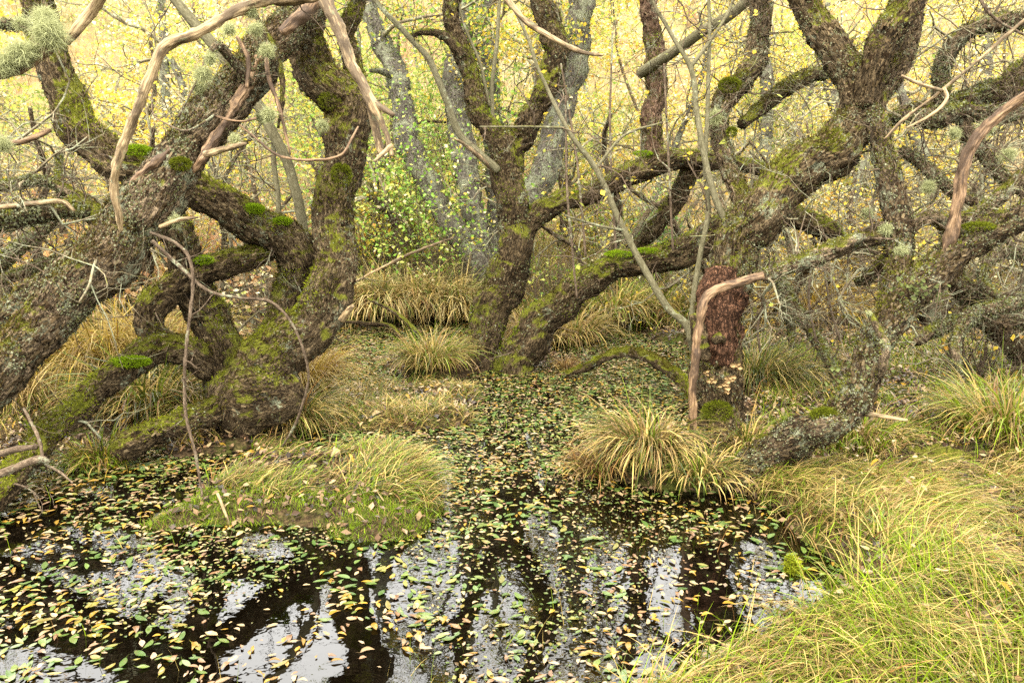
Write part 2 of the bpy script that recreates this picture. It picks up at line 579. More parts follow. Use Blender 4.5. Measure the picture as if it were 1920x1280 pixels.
def limb(mb, pts, rr, seg=36, step=0.02, rough=1.0, seed=0, surf=None, wob=0.25):
    c, r, s = resample(pts, rr, step)
    c = c + (np.stack([vnoise(np.stack([s * 5, s * 0 + k * 7.3, s * 0 + seed], -1), k) for k in range(3)], -1) - 0.5) * (wob * r)[:, None] * sstep(0, 0.15, s)[:, None]
    t, n, b = frames(c)
    th = np.linspace(0, 2 * np.pi, seg, endpoint=False)
    cs, sn = np.cos(th), np.sin(th)
    nn = n[:, None, :] * cs[None, :, None] + b[:, None, :] * sn[None, :, None]
    bk = np.stack([r[:, None] * cs, r[:, None] * sn, np.repeat(s[:, None], seg, 1)], -1) + seed * 3.7
    q = bk.reshape(-1, 3)
    rb = np.repeat(r, seg)
    if rough > 0:
        rm = np.median(r)
        lump = fbm(q * np.array([1, 1, 0.6]) / (1.2 * rm), seed, 3) - 0.5
        rid = vnoise(q * np.array([55, 55, 16.0]), seed + 3)
        rid = 1 - np.abs(2 * rid - 1)
        fine = vnoise(q * np.array([130, 130, 60.0]), seed + 5) - 0.5
        disp = rb * 0.75 * lump * rough + rough * np.minimum(rb * 0.22, 0.020) * (rid - 0.55) * 2.0 + np.minimum(rb * 0.08, 0.007) * fine * rough
    else:
        disp = 0 * rb
    V = c[:, None, :] + nn * (r[:, None] + disp.reshape(len(c), seg))[..., None]
    m_ = len(c)
    idx = np.arange(m_ * seg).reshape(m_, seg)
    nx_ = np.roll(idx, -1, 1)
    Q = np.stack([idx[:-1], nx_[:-1], nx_[1:], idx[1:]], -1).reshape(-1, 4)
    VV = np.concatenate([V.reshape(-1, 3), [c[0] - t[0] * r[0] * 0.3, c[-1] + t[-1] * r[-1] * 0.5]])
    e0, e1 = m_ * seg, m_ * seg + 1
    T = [(e0, idx[0, (j + 1) % seg], idx[0, j]) for j in range(seg)] + [(e1, idx[-1, j], idx[-1, (j + 1) % seg]) for j in range(seg)]
    bkf = q * np.array([1, 1, 0.35])
    mb.add(VV, Q, T, np.concatenate([bkf, bkf[:1], bkf[-1:]]))
    if surf is not None:
        surf.p.append(V.reshape(-1, 3))
        surf.n.append(nn.reshape(-1, 3))
        surf.r.append(rb)
        surf.t.append(np.repeat(t, seg, 0))
    return c, r, t


def thin(mb, pts, r0, r1, seg=5, bkscale=1.0):
    """A twig: a light tube along a polyline."""
    pts = np.asarray(pts, float)
    m_ = len(pts)
    t = nrm(np.gradient(pts, axis=0))
    a = np.where(np.abs(t[:, 2:3]) < 0.8, np.array([[0, 0, 1.0]]), np.array([[1.0, 0, 0]]))
    n = nrm(np.cross(t, a))
    b = np.cross(t, n)
    if np.isscalar(r0):
        r = np.linspace(r0, r1, m_)
    else:
        r = np.asarray(r0)
    th = np.linspace(0, 2 * np.pi, seg, endpoint=False)
    V = pts[:, None, :] + (n[:, None, :] * np.cos(th)[None, :, None] + b[:, None, :] * np.sin(th)[None, :, None]) * r[:, None, None]
    idx = np.arange(m_ * seg).reshape(m_, seg)
    nx_ = np.roll(idx, -1, 1)
    Q = np.stack([idx[:-1], nx_[:-1], nx_[1:], idx[1:]], -1).reshape(-1, 4)
    mb.add(V, Q, None, V.reshape(-1, 3) * np.array([1, 1, 0.5]))


def px_limb(data, ws=1.0):
    """[(u, v, depth, width in pixels)] -> points and radii."""
    return np.array([P(u, v, d) for u, v, d, w in data]), ws * np.array([0.5 * w * d / FPX for u, v, d, w in data])


def walk(p, d, L, n=8, curl=0.35, up=0.0):
    d = nrm(d)
    pts = [np.asarray(p, float)]
    for _ in range(n):
        d = nrm(d + R.normal(0, curl, 3) + np.array([0, 0, up]))
        pts.append(pts[-1] + d * L / n)
    return np.array(pts)


def ramify(mb, p, d, L, r, level, tips, kids=4, curl=0.3, up=0.02, seg=5, spread=0.9):
    pts = walk(p, d, L, n=max(5, int(L / 0.11) if L < 1.2 else 11), curl=curl, up=up)
    thin(mb, pts, r, r * 0.35, seg=seg)
    if level == 0:
        tips.append(pts)
        return
    for _ in range(kids):
        t = R.uniform(0.25, 1.0)
        i = int(t * (len(pts) - 1))
        dd = nrm(pts[min(i + 1, len(pts) - 1)] - pts[max(i - 1, 0)])
        d2 = nrm(dd + R.normal(0, spread, 3))
        ramify(mb, pts[i], d2, L * R.uniform(0.4, 0.75), max(r * (1 - 0.6 * t) * 0.6, 0.0012), level - 1, tips, kids, curl, up, max(3, seg - 1), spread)


def limb_twigs(mb, c, r, t, n, L=(0.2, 0.7), lo=0.1, hi=1.0, up=0.0, tips=None, level=1, rscale=1.0):
    for _ in range(n):
        i = int(R.uniform(lo, hi) * (len(c) - 1))
        d = nrm(np.cross(t[i], R.normal(0, 1, 3)) + 0.3 * R.normal(0, 1, 3) + np.array([0, 0, up]))
        ln = R.uniform(*L)
        ramify(mb, c[i] + d * r[i] * 0.6, d, ln, rscale * R.uniform(0.0025, 0.006), level, tips if tips is not None else [], kids=3, curl=0.32)


# ------------------------------------------------------------------ moss, lichen, beard lichen
def grow_moss(surf, n, thr=0.55, seed=0, cols=((0.095, 0.10, 0.008), (0.17, 0.19, 0.012), (0.06, 0.048, 0.008)), size=(0.008, 0.022)):
    p, nn, r = np.concatenate(surf.p), np.concatenate(surf.n), np.concatenate(surf.r)
    w = r / r.sum()
    i = R.choice(len(p), n * 4, p=w)
    m = nn[i][:, 2] * 0.42 + fbm(p[i] * 4.0, seed, 3) + R.normal(0, 0.04, len(i))
    i = i[m > thr][:n]
    k = len(i)
    mb = MB()
    if k == 0:
        return mb
    b = p[i] + R.normal(0, 0.006, (k, 3))
    d = nrm(nn[i] * 0.8 + np.array([0, 0, 0.25]) + R.normal(0, 0.5, (k, 3)))
    L = R.uniform(*size, k)[:, None]
    sd = nrm(np.cross(d, R.normal(0, 1, (k, 3)))) * R.uniform(0.002, 0.0038, k)[:, None]
    b = b - d * 0.003
    V = np.stack([b - sd, b + sd, b + d * L], 1).reshape(-1, 3)
    pal = np.array(cols)
    f = fbm(p[i] * 6.0, seed + 9, 2)
    ci = np.where(f > 0.56, 1, np.where(f < 0.42, 2, 0))
    c = pal[ci] * R.uniform(0.65, 1.4, k)[:, None]
    mb.add(V, None, np.arange(3 * k).reshape(k, 3), np.repeat(c, 3, 0))
    return mb


def grow_lichen(surf, n, thr=0.5, seed=0, size=(0.005, 0.015), cols=((0.15, 0.16, 0.085), (0.21, 0.215, 0.135), (0.10, 0.105, 0.035))):
    p, nn, r = np.concatenate(surf.p), np.concatenate(surf.n), np.concatenate(surf.r)
    i = R.choice(len(p), n * 3, p=r / r.sum())
    m = fbm(p[i] * 7.0, seed + 31, 4) + R.normal(0, 0.05, len(i))
    i = i[m > thr][:n]
    k = len(i)
    mb = MB()
    if k == 0:
        return mb
    no = nrm(nn[i] + R.normal(0, 0.55, (k, 3)))
    a = nrm(np.cross(no, R.normal(0, 1, (k, 3))))
    b = np.cross(no, a)
    s = R.uniform(*size, k)[:, None]
    c0 = p[i] + nn[i] * R.uniform(0.0, 0.006, k)[:, None] + R.normal(0, 0.004, (k, 3))
    V = np.stack([c0 - a * s * 0.5, c0 + b * s * R.uniform(0.3, 0.6, (k, 1)) + no * s * 0.25, c0 + a * s * 0.5, c0 - b * s * R.uniform(0.3, 0.6, (k, 1)) + no * s * 0.25], 1).reshape(-1, 3)
    o = np.arange(k)[:, None] * 4
    T = np.concatenate([o + np.array([[0, 1, 2]]), o + np.array([[0, 2, 3]])])
    pal = np.array(cols)
    c = pal[R.choice(len(pal), k, p=[0.5, 0.25, 0.25])] * R.uniform(0.6, 1.2, k)[:, None]
    mb.add(V, None, T, np.repeat(c, 4, 0))
    return mb


def grow_flakes(surf, n, cols, size=(0.012, 0.035)):
    """Loose scales of bark, longer along the limb, their lower edges lifting."""
    p, nn, tt, r = np.concatenate(surf.p), np.concatenate(surf.n), np.concatenate(surf.t), np.concatenate(surf.r)
    i = R.choice(len(p), n, p=r / r.sum())
    a = nrm(tt[i] + R.normal(0, 0.25, (n, 3)))
    no = nrm(nn[i] + R.normal(0, 0.28, (n, 3)))
    b = nrm(np.cross(no, a))
    s = R.uniform(*size, n)[:, None] * np.clip(r[i] / 0.07, 0.3, 1.0)[:, None]
    w = s * R.uniform(0.25, 0.5, (n, 1))
    c0 = p[i] + nn[i] * 0.001
    lift = R.uniform(0.0, 0.3, (n, 1)) * s
    V = np.stack([c0 - a * s * 0.5 - b * w * 0.4, c0 - a * s * 0.35 + b * w * 0.6, c0 + a * s * 0.5 + b * w * 0.35 + no * lift, c0 + a * s * 0.4 - b * w * 0.5 + no * lift], 1).reshape(-1, 3)
    o = np.arange(n)[:, None] * 4
    mb = MB()
    c = np.array(cols)[R.integers(0, len(cols), n)] * R.uniform(0.65, 1.25, (n, 1))
    mb.add(V, o + np.array([[0, 1, 2, 3]]), None, np.repeat(c, 4, 0))
    return mb


def beard(mb, at, size, n=260, col=(0.36, 0.375, 0.19)):
    """A ball of beard lichen: hair-thin strands from one spot."""
    at = np.asarray(at, float)
    d = nrm(R.normal(0, 1, (n, 3)) + np.array([0, 0, -0.15]))
    L = size * R.uniform(0.4, 1.0, n)[:, None]
    d2 = nrm(d + R.normal(0, 0.8, (n, 3)) + np.array([0, 0, -0.35]))
    b = at + R.normal(0, size * 0.22, (n, 3))
    m1, m2 = b + d * L * 0.5, b + d * L * 0.5 + d2 * L * 0.5
    w = nrm(np.cross(d, R.normal(0, 1, (n, 3)))) * R.uniform(0.0006, 0.0013, (n, 1))
    V = np.stack([b - w, b + w, m1 + w, m1 - w, m2], 1).reshape(-1, 3)
    o = np.arange(n)[:, None] * 5
    c = np.array(col) * R.uniform(0.7, 1.25, (n, 1))
    mb.add(V, o + np.array([[0, 1, 2, 3]]), o + np.array([[3, 2, 4]]), np.repeat(c, 5, 0))


# ------------------------------------------------------------------ leaves and blades
YEL, LIM, GRN, PAL, ORA = (0.60, 0.45, 0.06), (0.40, 0.43, 0.09), (0.14, 0.25, 0.03), (0.68, 0.60, 0.36), (0.50, 0.27, 0.04)


def leaves(mb, pts, size, cols, wts, flat=0.3, droop=0.3):
    """Small pointed leaves, each two bent triangles pairs, at the given points."""
    k = len(pts)
    a = nrm(R.normal(0, 1, (k, 3)) * np.array([1, 1, 0.6]) + np.array([0, 0, -droop]))
    no = nrm(R.normal(0, 1, (k, 3)) + np.array([0, -0.2, flat * 3]))
    b = nrm(np.cross(no, a))
    no = np.cross(a, b)
    s = (np.asarray(size) if not np.isscalar(size) else R.uniform(0.65, 1.25, k) * size)[:, None]
    w = R.uniform(0.28, 0.42, (k, 1))
    V = np.stack([pts, pts + a * s * 0.5 + b * s * w + no * s * 0.08, pts + a * s, pts + a * s * 0.5 - b * s * w + no * s * 0.08], 1).reshape(-1, 3)
    o = np.arange(k)[:, None] * 4
    T = np.concatenate([o + np.array([[0, 1, 2]]), o + np.array([[0, 2, 3]])])
    c = np.array(cols)[R.choice(len(cols), k, p=np.array(wts) / sum(wts))] * R.uniform(0.7, 1.3, (k, 1))
    mb.add(V, None, T, np.repeat(np.clip(c, 0, 0.85), 4, 0))


def blades(mb, B, L, az, a0, a1, W, cA, cB, nseg=4, floor=0.004):
    k = len(B)
    p = B.copy()
    lev = [p.copy()]
    for j in range(nseg):
        an = a0 + (a1 - a0) * (j + 0.5) / nseg
        p = p + (L / nseg)[:, None] * np.stack([np.sin(an) * np.cos(az), np.sin(an) * np.sin(az), np.cos(an)], -1)
        p[:, 2] = np.maximum(p[:, 2], floor)
        lev.append(p.copy())
    tw = az + R.normal(0, 0.7, k)
    sd = np.stack([-np.sin(tw), np.cos(tw), R.normal(0, 0.2, k)], -1)
    wt = np.linspace(1, 0.35, nseg)
    rows = []
    for j in range(nseg):
        w = (W * wt[j] * 0.5)[:, None]
        rows += [lev[j] - sd * w, lev[j] + sd * w]
    rows.append(lev[nseg])
    nv = 2 * nseg + 1
    V = np.stack(rows, 1).reshape(-1, 3)
    o = np.arange(k)[:, None] * nv
    Q = np.concatenate([o + np.array([[2 * j, 2 * j + 1, 2 * j + 3, 2 * j + 2]]) for j in range(nseg - 1)])
    T = o + np.array([[2 * nseg - 2, 2 * nseg - 1, 2 * nseg]])
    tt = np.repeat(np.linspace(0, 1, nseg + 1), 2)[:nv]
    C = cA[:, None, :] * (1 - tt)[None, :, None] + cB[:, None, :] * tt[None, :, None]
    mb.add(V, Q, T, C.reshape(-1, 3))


STRAW, TAN, GREEN, LUSH, RUST, DGREEN, GOLD = (0.47, 0.35, 0.11), (0.28, 0.185, 0.07), (0.125, 0.17, 0.014), (0.20, 0.29, 0.012), (0.23, 0.12, 0.04), (0.05, 0.078, 0.016), (0.40, 0.28, 0.035)


def pal(k, cols, wts):
    return np.clip(np.array(cols)[R.choice(len(cols), k, p=np.array(wts) / sum(wts))] * R.uniform(0.5, 1.4, (k, 1)), 0, 0.85)


def tussock_mb(n, rb, L, W, cols, wts, lean=(0.0, 0.0), spread=1.0, dead=0.36, floor=-0.05):
    """A sedge tussock round the origin: blades rise from a crown and arch over all round."""
    mb = MB()
    ang = R.uniform(0, 2 * np.pi, n)
    q = rb * np.sqrt(R.uniform(0, 1, n))
    B = np.stack([q * np.cos(ang), q * np.sin(ang), 0.03 * (1 - (q / rb) ** 2)], -1)
    az = ang + R.normal(0, 0.5, n)
    vx, vy = np.cos(az) + lean[0], np.sin(az) + lean[1]
    az = np.arctan2(vy, vx)
    a0 = np.clip(R.normal(0.28, 0.2, n) * spread, 0, 1.2) * (0.4 + 0.8 * q / rb)
    a1 = np.clip(R.normal(2.1, 0.65, n) * spread, 0.3, 2.95)
    ln = L * R.uniform(0.3, 1.2, n)
    cB = pal(n, cols, wts)
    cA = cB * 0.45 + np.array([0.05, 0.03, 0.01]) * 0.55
    dm = R.uniform(0, 1, n) < dead
    cB[dm] = pal(dm.sum(), [STRAW, TAN, RUST], [3, 3, 1])
    cA[dm] = cB[dm] * 0.8
    a1[dm] = np.clip(a1[dm] + 0.4, 0, 2.9)
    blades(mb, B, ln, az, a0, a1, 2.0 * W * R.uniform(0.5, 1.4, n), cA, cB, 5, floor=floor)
    return mb


def field(mb, n, box, keep, L, W, cols, wts, az=None, azs=3.2, a0=(0.05, 0.5), a1=(0.8, 2.0), nseg=4, clump=0.0, seed=0):
    """Grass over a rectangle of ground, where keep(x, y, z) says so."""
    x, y = R.uniform(box[0], box[1], n), R.uniform(box[2], box[3], n)
    z = terrain(x, y)
    k = keep(x, y, z)
    if clump:
        k &= fbm(np.stack([x * 3.1, y * 3.1, 0 * x], -1), seed, 3) + R.normal(0, 0.08, n) > clump
    x, y, z = x[k], y[k], z[k]
    n = len(x)
    if n == 0:
        return
    h = fbm(np.stack([x * 1.3, y * 1.3, 0 * x], -1), seed + 4, 2)
    aa = (R.uniform(0, 2 * np.pi, n) if az is None else az + (h - 0.5) * 5 + R.normal(0, azs * 0.3, n))
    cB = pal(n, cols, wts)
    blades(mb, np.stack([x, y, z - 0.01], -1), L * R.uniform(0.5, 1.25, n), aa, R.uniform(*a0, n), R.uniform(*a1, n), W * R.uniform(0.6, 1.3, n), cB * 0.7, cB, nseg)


def in_px(x, y, z, poly):
    u, v, d = to_px(np.stack([x, y, z], -1))
    return poly_sd(np.array(poly, float), u, v) > 0


# ------------------------------------------------------------------ the gnarled trees
FLK = ((0.025, 0.016, 0.009), (0.055, 0.038, 0.02), (0.08, 0.057, 0.03), (0.12, 0.09, 0.05))


def make_tree(label, base, parts, cat='tree', name='gnarled_tree', moss=(0, 0.6), lich=(0, 0.5), step=0.018, seg=36, seed=1, beards=(), leafn=0,
              lsize=0.035, lcols=(YEL, LIM, PAL), lw=(3, 2, 2), group=None, stubs=(), mossc=None, twig_mat='twig', lsz=(0.005, 0.013), ws=1.0, tws=1.7, flakes=9000):
    root = thing(name, label, cat, base, group)
    sf = Surf()
    tw, tg, tips = MB(), MB(), []
    for k, pt in enumerate(parts):
        nm, data, mat = pt['n'], pt['d'], pt['m']
        pts, rr = px_limb(data, ws * pt.get('w', 0.74 if pt.get('bare') else 1.0))
        if pt.get('base_flare'):
            pts = np.vstack([pts[0] - np.array([0, 0, 0.25]), pts])
            rr = np.concatenate([[rr[0] * 1.25], rr])
        mb = MB()
        c, r, t = limb(mb, pts, rr, seg=pt.get('seg', seg), step=pt.get('step', step), rough=pt.get('rough', 1.0), seed=seed * 10 + k, surf=None if pt.get('bare') else sf, wob=pt.get('wob', 0.5))
        o = mb.build(nm, M[mat], root, attr='bk')
        if pt.get('label'):
            o['label'] = pt['label']
        for _ in range(pt.get('tangle', 0)):
            i = int(R.uniform(0.1, 1.0) * (len(c) - 1))
            dd = nrm(np.cross(t[i], R.normal(0, 1, 3)) + 0.5 * t[i])
            ramify(tg, c[i], dd, R.uniform(0.35, 1.05), R.uniform(0.005, 0.013), 2, [], kids=4, curl=0.42, up=0.0, spread=0.8)
        limb_twigs(tw, c, r, t, int(tws * pt.get('tw', 0)), L=pt.get('twl', (0.2, 0.6)), lo=pt.get('twlo', 0.1), tips=tips if pt.get('twleaf') else None)
        if pt.get('crown'):
            for _ in range(pt['crown']):
                ramify(tw, c[-1] - t[-1] * 0.05, nrm(t[-1] + R.normal(0, 0.5, 3)), R.uniform(0.7, 1.3), r[-1] * 0.7, 2, tips, kids=4, curl=0.25, up=0.03)
            for _ in range(pt['crown'] * 2):
                i = int(len(c) * R.uniform(0.75, 1))
                i = min(i, len(c) - 1)
                if c[i][2] > 2.6:
                    ramify(tw, c[i], nrm(R.normal(0, 1, 3) + np.array([0, 0, 0.4])), R.uniform(0.6, 1.3), r[i] * 0.35, 2, tips, kids=4, curl=0.28, up=0.02)
    tw.build('twig_growth', M[twig_mat], root, attr='bk', kind='stuff')
    tg.build('branch_growth', M['twig_pale'], root, attr='bk', kind='stuff')
    if flakes and sf.p:
        grow_flakes(sf, flakes, FLK).build('bark_scales', M['lichen'], root, smooth=False, kind='stuff')
    if moss[0] and sf.p:
        kw = {'cols': mossc} if mossc else {}
        grow_moss(sf, moss[0], moss[1], seed, **kw).build('moss', M['moss'], root, smooth=False, kind='stuff')
    if lich[0] and sf.p:
        grow_lichen(sf, lich[0], lich[1], seed, size=lsz).build('lichen', M['lichen'], root, smooth=False, kind='stuff')
    if leafn and tips:
        pp = np.concatenate(tips)
        q = pp[R.integers(0, len(pp), leafn)] + R.normal(0, 0.035, (leafn, 3))
        lm = MB()
        leaves(lm, q, lsize, lcols, lw)
        lm.build('foliage', M['leaf'], root, smooth=False, kind='stuff')
    for (u, v, d, s) in beards:
        b = MB()
        beard(b, P(u, v, d), s, n=int(1500 * min(1.6, (s / 0.09))))
        b.build('beard_lichen', M['beard'], root, smooth=False)
    return root


def L_(n, m, d, **k):
    k.update(n=n, m=m, d=d)
    return k


make_tree('many-stemmed gnarled tree with mossy looping limbs and dark hollow base', G(470, 815), [
    L_('trunk', 'bark_brown', [(500, 830, 5.2, 60), (492, 795, 5.18, 95), (474, 752, 5.1, 178), (492, 712, 5.06, 150), (540, 650, 5.05, 118), (603, 585, 5.1, 94), (632, 500, 5.15, 87), (632, 420, 5.2, 83), (637, 330, 5.2, 84),
                               (655, 245, 5.2, 86), (628, 180, 5.2, 90), (585, 125, 5.25, 80), (575, 50, 5.3, 72), (590, -40, 5.4, 66), (620, -200, 5.6, 56), (600, -420, 5.9, 40)], tw=5, crown=2),
    L_('limb', 'bark_brown', [(668, 265, 5.28, 44), (684, 200, 5.34, 42), (658, 120, 5.4, 38), (650, 60, 5.45, 36), (668, 0, 5.5, 33), (690, -120, 5.6, 28), (680, -300, 5.8, 18)], tangle=1, crown=2, tw=3),
    L_('limb', 'bark_dark', [(430, 830, 5.22, 50), (425, 780, 5.24, 90), (425, 700, 5.25, 104), (402, 620, 5.25, 84), (368, 540, 5.2, 74), (342, 470, 5.1, 70), (315, 410, 5.02, 66), (285, 350, 4.98, 62)], tangle=1, tw=5),
    L_('limb', 'bark_brown', [(500, 700, 5.25, 92), (528, 605, 5.35, 82), (560, 545, 5.4, 78), (563, 487, 5.35, 82), (520, 442, 5.25, 82), (460, 407, 5.15, 76), (390, 367, 5.05, 72), (310, 328, 5.0, 74), (230, 303, 4.95, 78),
                              (160, 258, 4.95, 78), (125, 190, 5.0, 74), (100, 110, 5.0, 64), (80, 40, 5.05, 60), (60, -60, 5.1, 58), (20, -200, 5.2, 50), (-40, -450, 5.5, 30)], tw=14, crown=2),
    L_('limb', 'bark_brown', [(400, 690, 5.2, 62), (350, 657, 5.1, 60), (290, 657, 5.0, 62), (230, 692, 4.85, 60), (160, 752, 4.65, 58), (90, 815, 4.4, 60), (30, 880, 4.05, 62), (-30, 950, 3.75, 58), (-110, 1020, 3.5, 52)], tangle=1, tw=5),
    L_('limb', 'bark_dark', [(325, 655, 5.05, 50), (288, 622, 5.05, 58), (284, 580, 5.05, 60), (316, 546, 5.1, 62), (370, 517, 5.15, 58), (440, 490, 5.2, 50), (510, 466, 5.3, 42), (560, 452, 5.36, 34)], tangle=1, tw=3),
    L_('broken_stub', 'bark_dark', [(430, 758, 5.0, 56), (352, 787, 4.78, 54), (290, 810, 4.62, 54), (238, 833, 4.5, 62), (214, 843, 4.46, 50)], wob=0.3, label='low broken mossy stub reaching over the mud'),
    L_('burl', 'bark_dark', [(440, 735, 5.02, 70), (475, 748, 4.97, 135), (515, 738, 4.98, 130), (548, 712, 5.03, 70)], wob=0.3),
    L_('broken_stub', 'wood_pale', [(640, 600, 5.0, 22), (655, 580, 4.95, 18), (662, 573, 4.93, 12)], step=0.008, seg=12, bare=True, rough=0.6),
    L_('branch', 'bark_dark', [(105, 400, 5.05, 18), (150, 380, 5.0, 30), (200, 425, 4.95, 40), (240, 460, 4.95, 34)], tw=2),
], moss=(60000, 0.60), lich=(13000, 0.56), seed=3, flakes=22000, ws=0.82, step=0.013, seg=46, leafn=1500,
    beards=[(490, 220, 4.8, .055), (605, 235, 4.75, .05)])

make_tree('leaning tree crusted with pale lichen, slanting in front of the mossy looping limbs', G(-330, 960), [
    L_('trunk', 'bark_lichen', [(-330, 1010, 3.62, 120), (-150, 860, 3.9, 118), (0, 705, 4.1, 116), (120, 580, 4.2, 122), (215, 470, 4.3, 130), (292, 370, 4.4, 128), (350, 290, 4.5, 108), (410, 210, 4.6, 102), (470, 130, 4.75, 96), (545, 40, 4.95, 84),
                                (620, -60, 5.1, 72), (680, -220, 5.3, 56), (700, -420, 5.6, 38)], tw=16, twlo=0.45, twl=(0.15, 0.5), crown=2),
    L_('limb', 'bark_lichen', [(-220, 760, 4.3, 74), (-40, 630, 4.35, 74), (60, 565, 4.4, 74), (140, 500, 4.42, 72), (215, 425, 4.42, 66), (260, 385, 4.42, 50)], tangle=2, tw=6),
    L_('limb', 'wood_red', [(352, 335, 4.43, 12), (378, 300, 4.42, 26), (402, 262, 4.46, 30), (434, 210, 4.53, 30), (466, 160, 4.61, 32), (490, 100, 4.72, 26), (508, 60, 4.82, 16)], bare=True, rough=1.8),
    L_('broken_stub', 'wood_red', [(240, 352, 4.30, 10), (266, 325, 4.29, 24), (295, 302, 4.31, 22), (322, 276, 4.37, 7)], bare=True, rough=2.4, step=0.01, seg=18, label='splintered orange-brown wood torn open on the trunk'),
    L_('broken_stub', 'wood_pale', [(385, 290, 4.35, 26), (420, 280, 4.3, 22), (450, 272, 4.26, 18), (462, 270, 4.25, 10)], bare=True, step=0.01, seg=14),
    L_('broken_stub', 'wood_pale', [(300, 425, 4.3, 16), (340, 412, 4.26, 14), (372, 408, 4.24, 8)], bare=True, step=0.01, seg=12),
    L_('branch', 'bark_lichen', [(470, 160, 4.6, 22), (440, 115, 4.5, 24), (410, 85, 4.4, 22), (396, 95, 4.35, 16)], rough=0.8, seg=16),
    L_('branch', 'wood_red', [(505, 70, 4.7, 16), (500, 130, 4.62, 16), (520, 190, 4.6, 14), (535, 250, 4.6, 10), (545, 290, 4.6, 6)], bare=True, seg=10),
    L_('branch', 'bark_dark', [(480, 30, 4.7, 14), (520, 110, 4.65, 14), (530, 190, 4.65, 12), (522, 240, 4.65, 8)], seg=10),
    L_('branch', 'wood_red', [(445, 70, 4.5, 14), (465, 110, 4.5, 16), (462, 165, 4.5, 12)], bare=True, seg=10),
    L_('branch', 'wood_red', [(405, 218, 4.45, 9), (430, 225, 4.4, 9), (455, 228, 4.4, 8), (480, 222, 4.4, 8)], bare=True, seg=8),
    L_('branch', 'twig', [(285, 178, 4.5, 5), (288, 215, 4.45, 5), (312, 232, 4.4, 5), (350, 245, 4.35, 7), (385, 228, 4.38, 8), (402, 215, 4.45, 8)], bare=True, seg=8),
    L_('branch', 'twig', [(335, 220, 4.4, 7), (355, 180, 4.4, 7), (375, 140, 4.45, 8), (385, 105, 4.45, 8)], bare=True, seg=8),
    L_('branch', 'wood_red', [(450, 235, 4.45, 6), (480, 260, 4.4, 8), (510, 285, 4.38, 9), (545, 298, 4.35, 9), (600, 300, 4.35, 9), (640, 290, 4.4, 9), (658, 262, 4.5, 8), (672, 238, 4.6, 6)], bare=True, seg=8),
], moss=(22000, 0.68), lich=(34000, 0.52), seed=5, flakes=16000, ws=0.70, step=0.013, seg=46, leafn=1500,
    mossc=((0.085, 0.066, 0.010), (0.10, 0.095, 0.014), (0.06, 0.043, 0.01)),
    beards=[(380, 140, 4.4, .07), (372, 165, 4.45, .05), (480, 55, 4.5, .06), (500, 95, 4.5, .06), (430, 55, 4.4, .05), (330, 415, 4.3, .05), (395, 110, 4.35, .05), (505, 215, 4.55, .06), (440, 260, 4.3, .04)])

